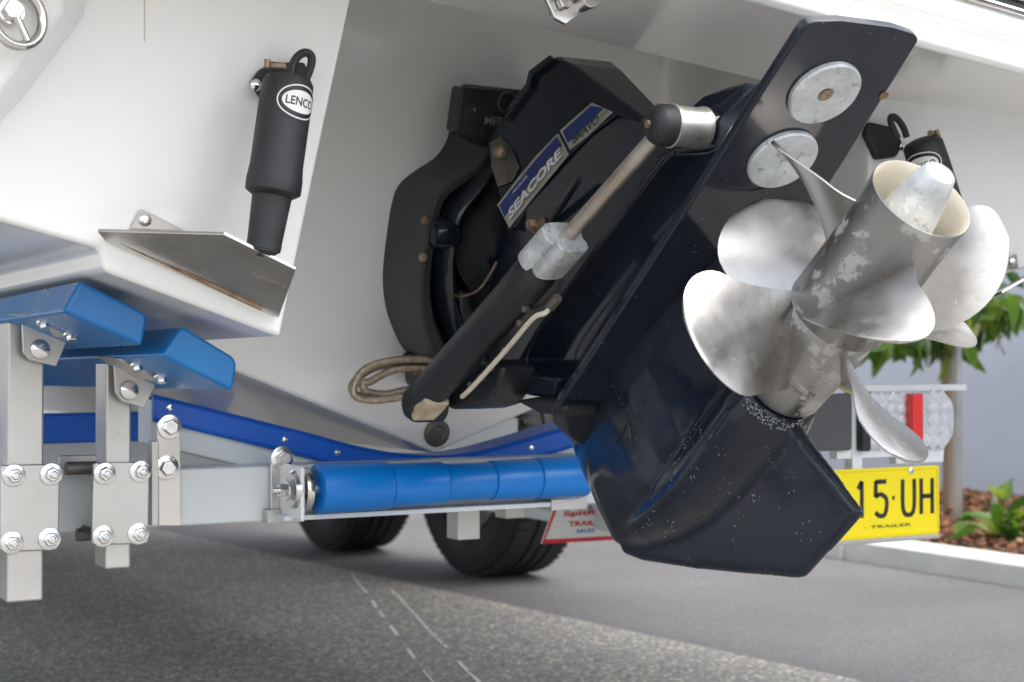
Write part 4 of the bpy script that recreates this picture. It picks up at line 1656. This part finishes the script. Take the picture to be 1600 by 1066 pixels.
# spacers between the two posts
for (x, y, dx) in ((122, 734, .03), (122, 836, .03)):
    pass
for (a, b, rr) in (((0.4589, 1.865, 0.5256), (0.4949, 1.865, 0.5252), .008), ((0.4722, 1.865, 0.4452), (0.4953, 1.865, 0.4455), .008)):
    bm = nb()
    rod(bm, a, b, rr, 16)
    part('clamp_spacer', bm, 'darkmetal')

# skids under the port chine
def skid(sec, y0, y1):
    bm = nb()
    loft(bm, [[V(p[0], y0, p[2]) for p in sec], [V(p[0], (y0 + y1) / 2, p[2] - .006) for p in sec], [V(p[0], y1, p[2] - .015) for p in sec]])
    return part('hull_skid', bm, 'blue', bevel=.006, seg=4)


skid(((0.3793, 1.56, 0.7027), (0.3971, 1.56, 0.7353), (0.4634, 1.56, 0.7041), (0.4668, 1.56, 0.6962), (0.4609, 1.56, 0.6691)), 1.56, 3.4)
skid(((0.4811, 1.56, 0.6593), (0.5034, 1.56, 0.6907), (0.5601, 1.56, 0.6582), (0.5637, 1.56, 0.65), (0.5588, 1.56, 0.6215)), 1.56, 3.4)
# hinged saddle under each skid: bent angle, slotted foot, round headed bolt
for (ang, foot, head, sb) in (
        (((0.3923, 1.8, 0.6968), (0.4022, 1.8, 0.7057), (0.4459, 1.8, 0.6819), (0.4314, 1.8, 0.6478), (0.401, 1.8, 0.6551), (0.3938, 1.8, 0.6632)), ((0.3775, 1.72, 0.7046), (0.3995, 1.72, 0.7063), (0.4501, 1.72, 0.6843), (0.4459, 1.72, 0.6785), (0.4261, 1.72, 0.6798)), (0.4125, 1.8, 0.6676), ((0.3972, 1.71, 0.6969), (0.4264, 1.71, 0.6839))),
        (((0.4982, 1.8, 0.65), (0.5073, 1.8, 0.6583), (0.5505, 1.8, 0.6301), (0.5351, 1.8, 0.5983), (0.5075, 1.8, 0.6062), (0.4999, 1.8, 0.6169)), ((0.4775, 1.72, 0.6572), (0.5008, 1.72, 0.6587), (0.5523, 1.72, 0.6353), (0.5485, 1.72, 0.6294), (0.526, 1.72, 0.631)), (0.5158, 1.8, 0.6197), ((0.5001, 1.71, 0.65), (0.5274, 1.71, 0.6369)))):
    bm = nb()
    prism(bm, [V(p) for p in ang], (0, .005, 0))
    sd_ = part('skid_saddle', bm, 'galv', bevel=.0015)
    bm = nb()
    f = [V(p) for p in foot]
    prism(bm, f, (0, .09, .003))
    sub(sd_, obj('slotted_foot', bm, M['galv'], bevel=.001))
    bm = nb()
    lathe(bm, V(head), (0, -1, 0), [(-.001, .0115), (.002, .0115), (.004, .0105), (.0055, .007), (.006, .001)], 26)
    sub(sd_, obj('pivot_bolt', bm, M['steel']))
    for c in sb:
        bm = nb()
        bolt(bm, V(c), (0, -.35, -1), .006, True, False)
        sub(sd_, obj('skid_bolt', bm, M['bolt']))

# wheels of the starboard tandem axle
def wheel(c):
    c = V(c)
    rr = .335
    ctr = c + V(0, 0, rr)
    bm = nb()
    prof = [(-.105, .22), (-.115, .255), (-.112, .290), (-.100, .318), (-.080, .330), (-.050, .3345)]
    for g_ in (-.034, 0, .034):
        prof += [(g_ - .006, .3352), (g_ - .005, .328), (g_ + .005, .328), (g_ + .006, .3352)]
    prof += [(.050, .3345), (.080, .330), (.100, .318), (.112, .290), (.115, .255), (.105, .22)]
    lathe(bm, ctr, (1, 0, 0), prof, 72, cap=False)
    w = part('wheel', bm, 'tyre', smooth=25)
    bm = nb()
    for i in range(72):
        a = 2 * math.pi * i / 72
        for s in (-1, 1):
            box(bm, ctr + V(s * .072, math.cos(a) * .3285, math.sin(a) * .3285), (.040, .016, .011), Matrix.Rotation(a, 3, 'X') @ Matrix.Rotation(R(90), 3, 'X'))
    sub(w, tag(obj('tread_block', bm, M['tyre']), kind='stuff'))
    bm = nb()
    lathe(bm, ctr, (1, 0, 0), [(-.093, .201), (-.080, .190), (-.02, .180), (-.03, .10), (-.05, .06), (-.05, .0), ], 40, cap=False)
    lathe(bm, ctr, (1, 0, 0), [(.093, .201), (.08, .190), (.04, .180), (.04, .0)], 40, cap=False)
    sub(w, obj('rim', bm, M['galv']))
    return w


wheel((2.1673, 3.8455, 0.05))
wheel((2.0522, 4.6208, 0.05))
bm = nb()
box(bm, (1.05, 3.8455, .36), (2.2, .05, .05))
part('axle', bm, 'galv', bevel=.003)
bm = nb()
box(bm, (1.05, 4.6208, .36), (2.1, .05, .05))
part('axle', bm, 'galv', bevel=.003)

# light board at the right: frame, panel, lamp, plate
YL = 1.74
bm = nb()
fr = ((1.5943, 1.75, 0.6201), (1.8354, 1.75, 0.6186))
box(bm, ((fr[0][0] + fr[1][0]) / 2, YL + .012, fr[0][2] - .006), (fr[1][0] - fr[0][0], .02, .010))
box(bm, (fr[0][0] + .012, YL + .012, fr[0][2] - .07), (.020, .018, .135))
lo = V((1.6781, 1.75, 0.5167))
box(bm, (lo.x + .0, YL + .014, lo.z), (.22, .018, .016))
box(bm, (lo.x + .06, YL + .014, lo.z - .013), (.10, .016, .012))
lf = part('light_bracket', bm, 'trailer', bevel=.0015)
bm = nb()
hk = V((1.6046, 1.75, 0.6307))
lathe(bm, hk + V(0, 0, -.012), (0, 0, 1), [(0, .006), (.008, .006), (.014, .003)], 14)
sub(lf, obj('bracket_bolt', bm, M['blackprint']))
bm = nb()
pa_ = ((1.4577, 1.735, 0.585), (1.5098, 1.735, 0.6049), (1.5882, 1.735, 0.6079), (1.5878, 1.735, 0.5219), (1.4876, 1.735, 0.5228), (1.4576, 1.735, 0.5385))
prism(bm, [V(p) for p in pa_], (0, .012, 0))
part('rubber_panel', bm, 'darkpanel', bevel=.003)
# lamp: housing, lens quarters
a, b = V((1.606, 1.735, 0.6058)), V((1.801, 1.735, 0.523))
def rrect(x0, z0, x1, z1, r_, y, k=6):
    out = []
    for cx_, cz_, s in ((x1 - r_, z1 - r_, 0), (x0 + .004, z1 - .004, 1), (x0 + .004, z0 + .004, 2), (x1 - r_, z0 + r_, 3)):
        q = r_ if s in (0, 3) else .004
        for i in range(k + 1):
            an = math.pi / 2 * (s + i / k)
            out.append(V(cx_ + math.cos(an) * q, y, cz_ + math.sin(an) * q))
    return out
bm = nb()
prism(bm, rrect(a.x, b.z, b.x, a.z, .030, YL - .004), (0, .03, 0))
tl = part('tail_light', bm, 'clearlens', bevel=.002)
bm = nb()
prism(bm, rrect(a.x - .002, b.z - .003, a.x + .015, a.z + .003, .004, YL - .012), (0, .03, 0))
sub(tl, obj('lamp_end', bm, M['blackprint'], bevel=.003))
ra, rb = V((1.6942, 1.72, 0.5975)), V((1.7258, 1.72, 0.5325))
bm = nb()
box(bm, ((ra.x + rb.x) / 2, YL - .010, (a.z + b.z) / 2), (.023, .018, .083))
sub(tl, obj('red_lens', bm, M['redlens'], bevel=.003))
for (px0, px1) in ((1.6204, 1.6566), (1.6618, 1.7), (1.7428, 1.7906)):
    for i in range(5):
        for j in range(2):
            bm = nb()
            zc = b.z + (a.z - b.z) * (i + .5) / 5
            w = (px1 - px0) / 2
            xc_ = px0 + w * (j + .5)
            if px0 > rb.x and j == 1 and i in (0, 4):
                xc_ -= .004
            lathe(bm, V(xc_, YL - .004, zc), (0, -1, 0), [(0, w * .62), (.001, w * .60), (.003, w * .12), (.0031, .001)], 4)
            sub(tl, obj('lens_cell', bm, M['clearlens']))
# number plate
p0, p1 = V((1.3507, 1.74, 0.5083)), V((1.7723, 1.74, 0.3853))
zt, zb = 0.4936, 0.3873
xl, xr = p1.x - .376, p1.x
bm = nb()
def rr4(x0, z0, x1, z1, r_, y, k=5):
    out = []
    for cx_, cz_, s in ((x1 - r_, z1 - r_, 0), (x0 + r_, z1 - r_, 1), (x0 + r_, z0 + r_, 2), (x1 - r_, z0 + r_, 3)):
        for i in range(k + 1):
            an = math.pi / 2 * (s + i / k)
            out.append(V(cx_ + math.cos(an) * r_, y, cz_ + math.sin(an) * r_))
    return out
prism(bm, rr4(xl, zb, xr, zt, .006, YL), (0, .002, 0))
npl = part('number_plate', bm, 'yellow', bevel=.0008)
bm = nb()
tube(bm, rr4(xl + .004, zb + .004, xr - .004, zt - .004, .005, YL - .0004), .0012, 6, True)
sub(npl, obj('embossed_rim', bm, M['yellow']))
def plate_text(body, px0, py0, px1, py1, bold=0.0):
    tx = fit(text_bm(body, bold=bold), px1[0] - px0[0], abs(px1[2] - px0[2]))
    c = (V(px0) + V(px1)) / 2
    for v in tx.verts:
        v.co = V(c.x + v.co.x, YL - .0012, c.z + v.co.y)
    sub(npl, print_on('lettering', tx, M['blackprint'], None, False))
def seg_char(strokes, x0, x1, z0, z1, w):
    """plain embossed plate character from thick strokes given in a unit box"""
    bm = nb()
    for st in strokes:
        pts = [V(x0 + (x1 - x0) * u, YL - .001, z0 + (z1 - z0) * v) for u, v in st]
        pts2 = spline(pts, 6) if len(pts) > 2 else pts
        secs = []
        for i, p in enumerate(pts2):
            d = (pts2[min(i + 1, len(pts2) - 1)] - pts2[max(i - 1, 0)]).normalized()
            n_ = V(-d.z, 0, d.x)
            secs.append([p + n_ * w, p + n_ * w + V(0, .0012, 0), p - n_ * w + V(0, .0012, 0), p - n_ * w])
        loft(bm, secs)
    sub(npl, obj('character', bm, M['blackprint']))
zc0, zc1 = 0.4197, 0.4743
X = lambda t: t
seg_char([[(.5, 1), (.5, 0)], [(.5, 1), (.1, .8)]], 1.6026, 1.6205, zc0, zc1, .0034)
seg_char([[(.92, .97), (.15, .97)], [(.15, 1.0), (.12, .55)], [(.12, .56), (.5, .62), (.9, .5), (.95, .28), (.8, .06), (.45, .02), (.1, .12)]], 1.6359, 1.6632, zc0, zc1, .0034)
seg_char([[(.2, .5), (.8, .5)]], 1.6724, 1.679, zc0, zc1, .003)
seg_char([[(.05, 1), (.05, .3), (.2, .05), (.5, 0), (.8, .05), (.95, .3), (.95, 1)]], 1.6935, 1.7201, zc0, zc1, .0034)
seg_char([[(.05, 1), (.05, 0)], [(.95, 1), (.95, 0)], [(.05, .5), (.95, .5)]], 1.7322, 1.7579, zc0, zc1, .0034)
plate_text('- TRAILER', (1.6152, 1.739, 0.4027), 0, (1.7119, 1.739, 0.4074), 0)
bm = nb()
lathe(bm, V((1.712, 1.74, 0.4868)), (0, -1, 0), [(0, .005), (.002, .005), (.003, .003)], 14)
sub(npl, obj('plate_screw', bm, M['bolt']))
bm = nb()
box(bm, ((xl + xr) / 2, YL + .006, zb - .004), (xr - xl, .014, .006))
part('plate_rail', bm, 'galv', bevel=.001)

# mudflap sign behind the roller
sg = ((1.4469, 2.35, 0.4021), (1.4174, 2.35, 0.3305), (1.7182, 2.35, 0.3274), (1.7406, 2.35, 0.4034))
q = [V(p) for p in sg]
cm = Matrix.Translation((q[0] + q[2]) / 2)
sign = root('dealer_sign', cm, 'white sign with a red border hanging behind the blue roller', 'sign')
bm = nb()
prism(bm, q, (0, .004, 0))
sb_ = obj('sign_panel', bm, M['signwhite'], sign, bevel=.001, world=True)
bm = nb()
pr_ = [q[0], q[1], q[2], q[3]]
inn = [p + ((q[0] + q[2]) / 2 - p) * k for p, k in zip(q, (.09, .09, .09, .09))]
w = .0075
def band(a, b, ia, ib):
    f = [bm.verts.new(p + V(0, -.0012, 0)) for p in (a, b, ib, ia)]
    bm.faces.new(f)
i0, i1, i2, i3 = q[0] + V(w, 0, 0), q[1] + V(w, 0, w), q[2] + V(-w, 0, w), q[3] + V(-w, 0, 0)
band(q[0], q[1], i0, i1)
band(q[1], q[2], i1, i2)
band(q[2], q[3], i2, i3)
sub(sb_, print_on('red_border', bm, M['red'], None, False))
def sign_text(body, p0, p1, h, mat, bold=.0):
    a, b = V(p0), V(p1)
    tx = fit(text_bm(body, bold=bold), (b - a).length, h)
    place(tx, (a + b) / 2 + V(0, -.0016, 0), b - a, V(.25, 0, 1))
    sub(sb_, print_on('lettering', tx, mat, None, False))
sign_text('THE', (1.5013, 2.35, 0.3916), (1.5261, 2.35, 0.391), .008, M['blueprint'], .02)
sign_text('Spitfire', (1.4631, 2.35, 0.3807), (1.5596, 2.35, 0.3807), .012, M['red'], .03)
sign_text('TRAILERS', (1.4739, 2.35, 0.3629), (1.5624, 2.35, 0.3624), .0095, M['red'], .03)
sign_text('SALES', (1.4903, 2.35, 0.3494), (1.5289, 2.35, 0.349), .007, M['blueprint'], .02)
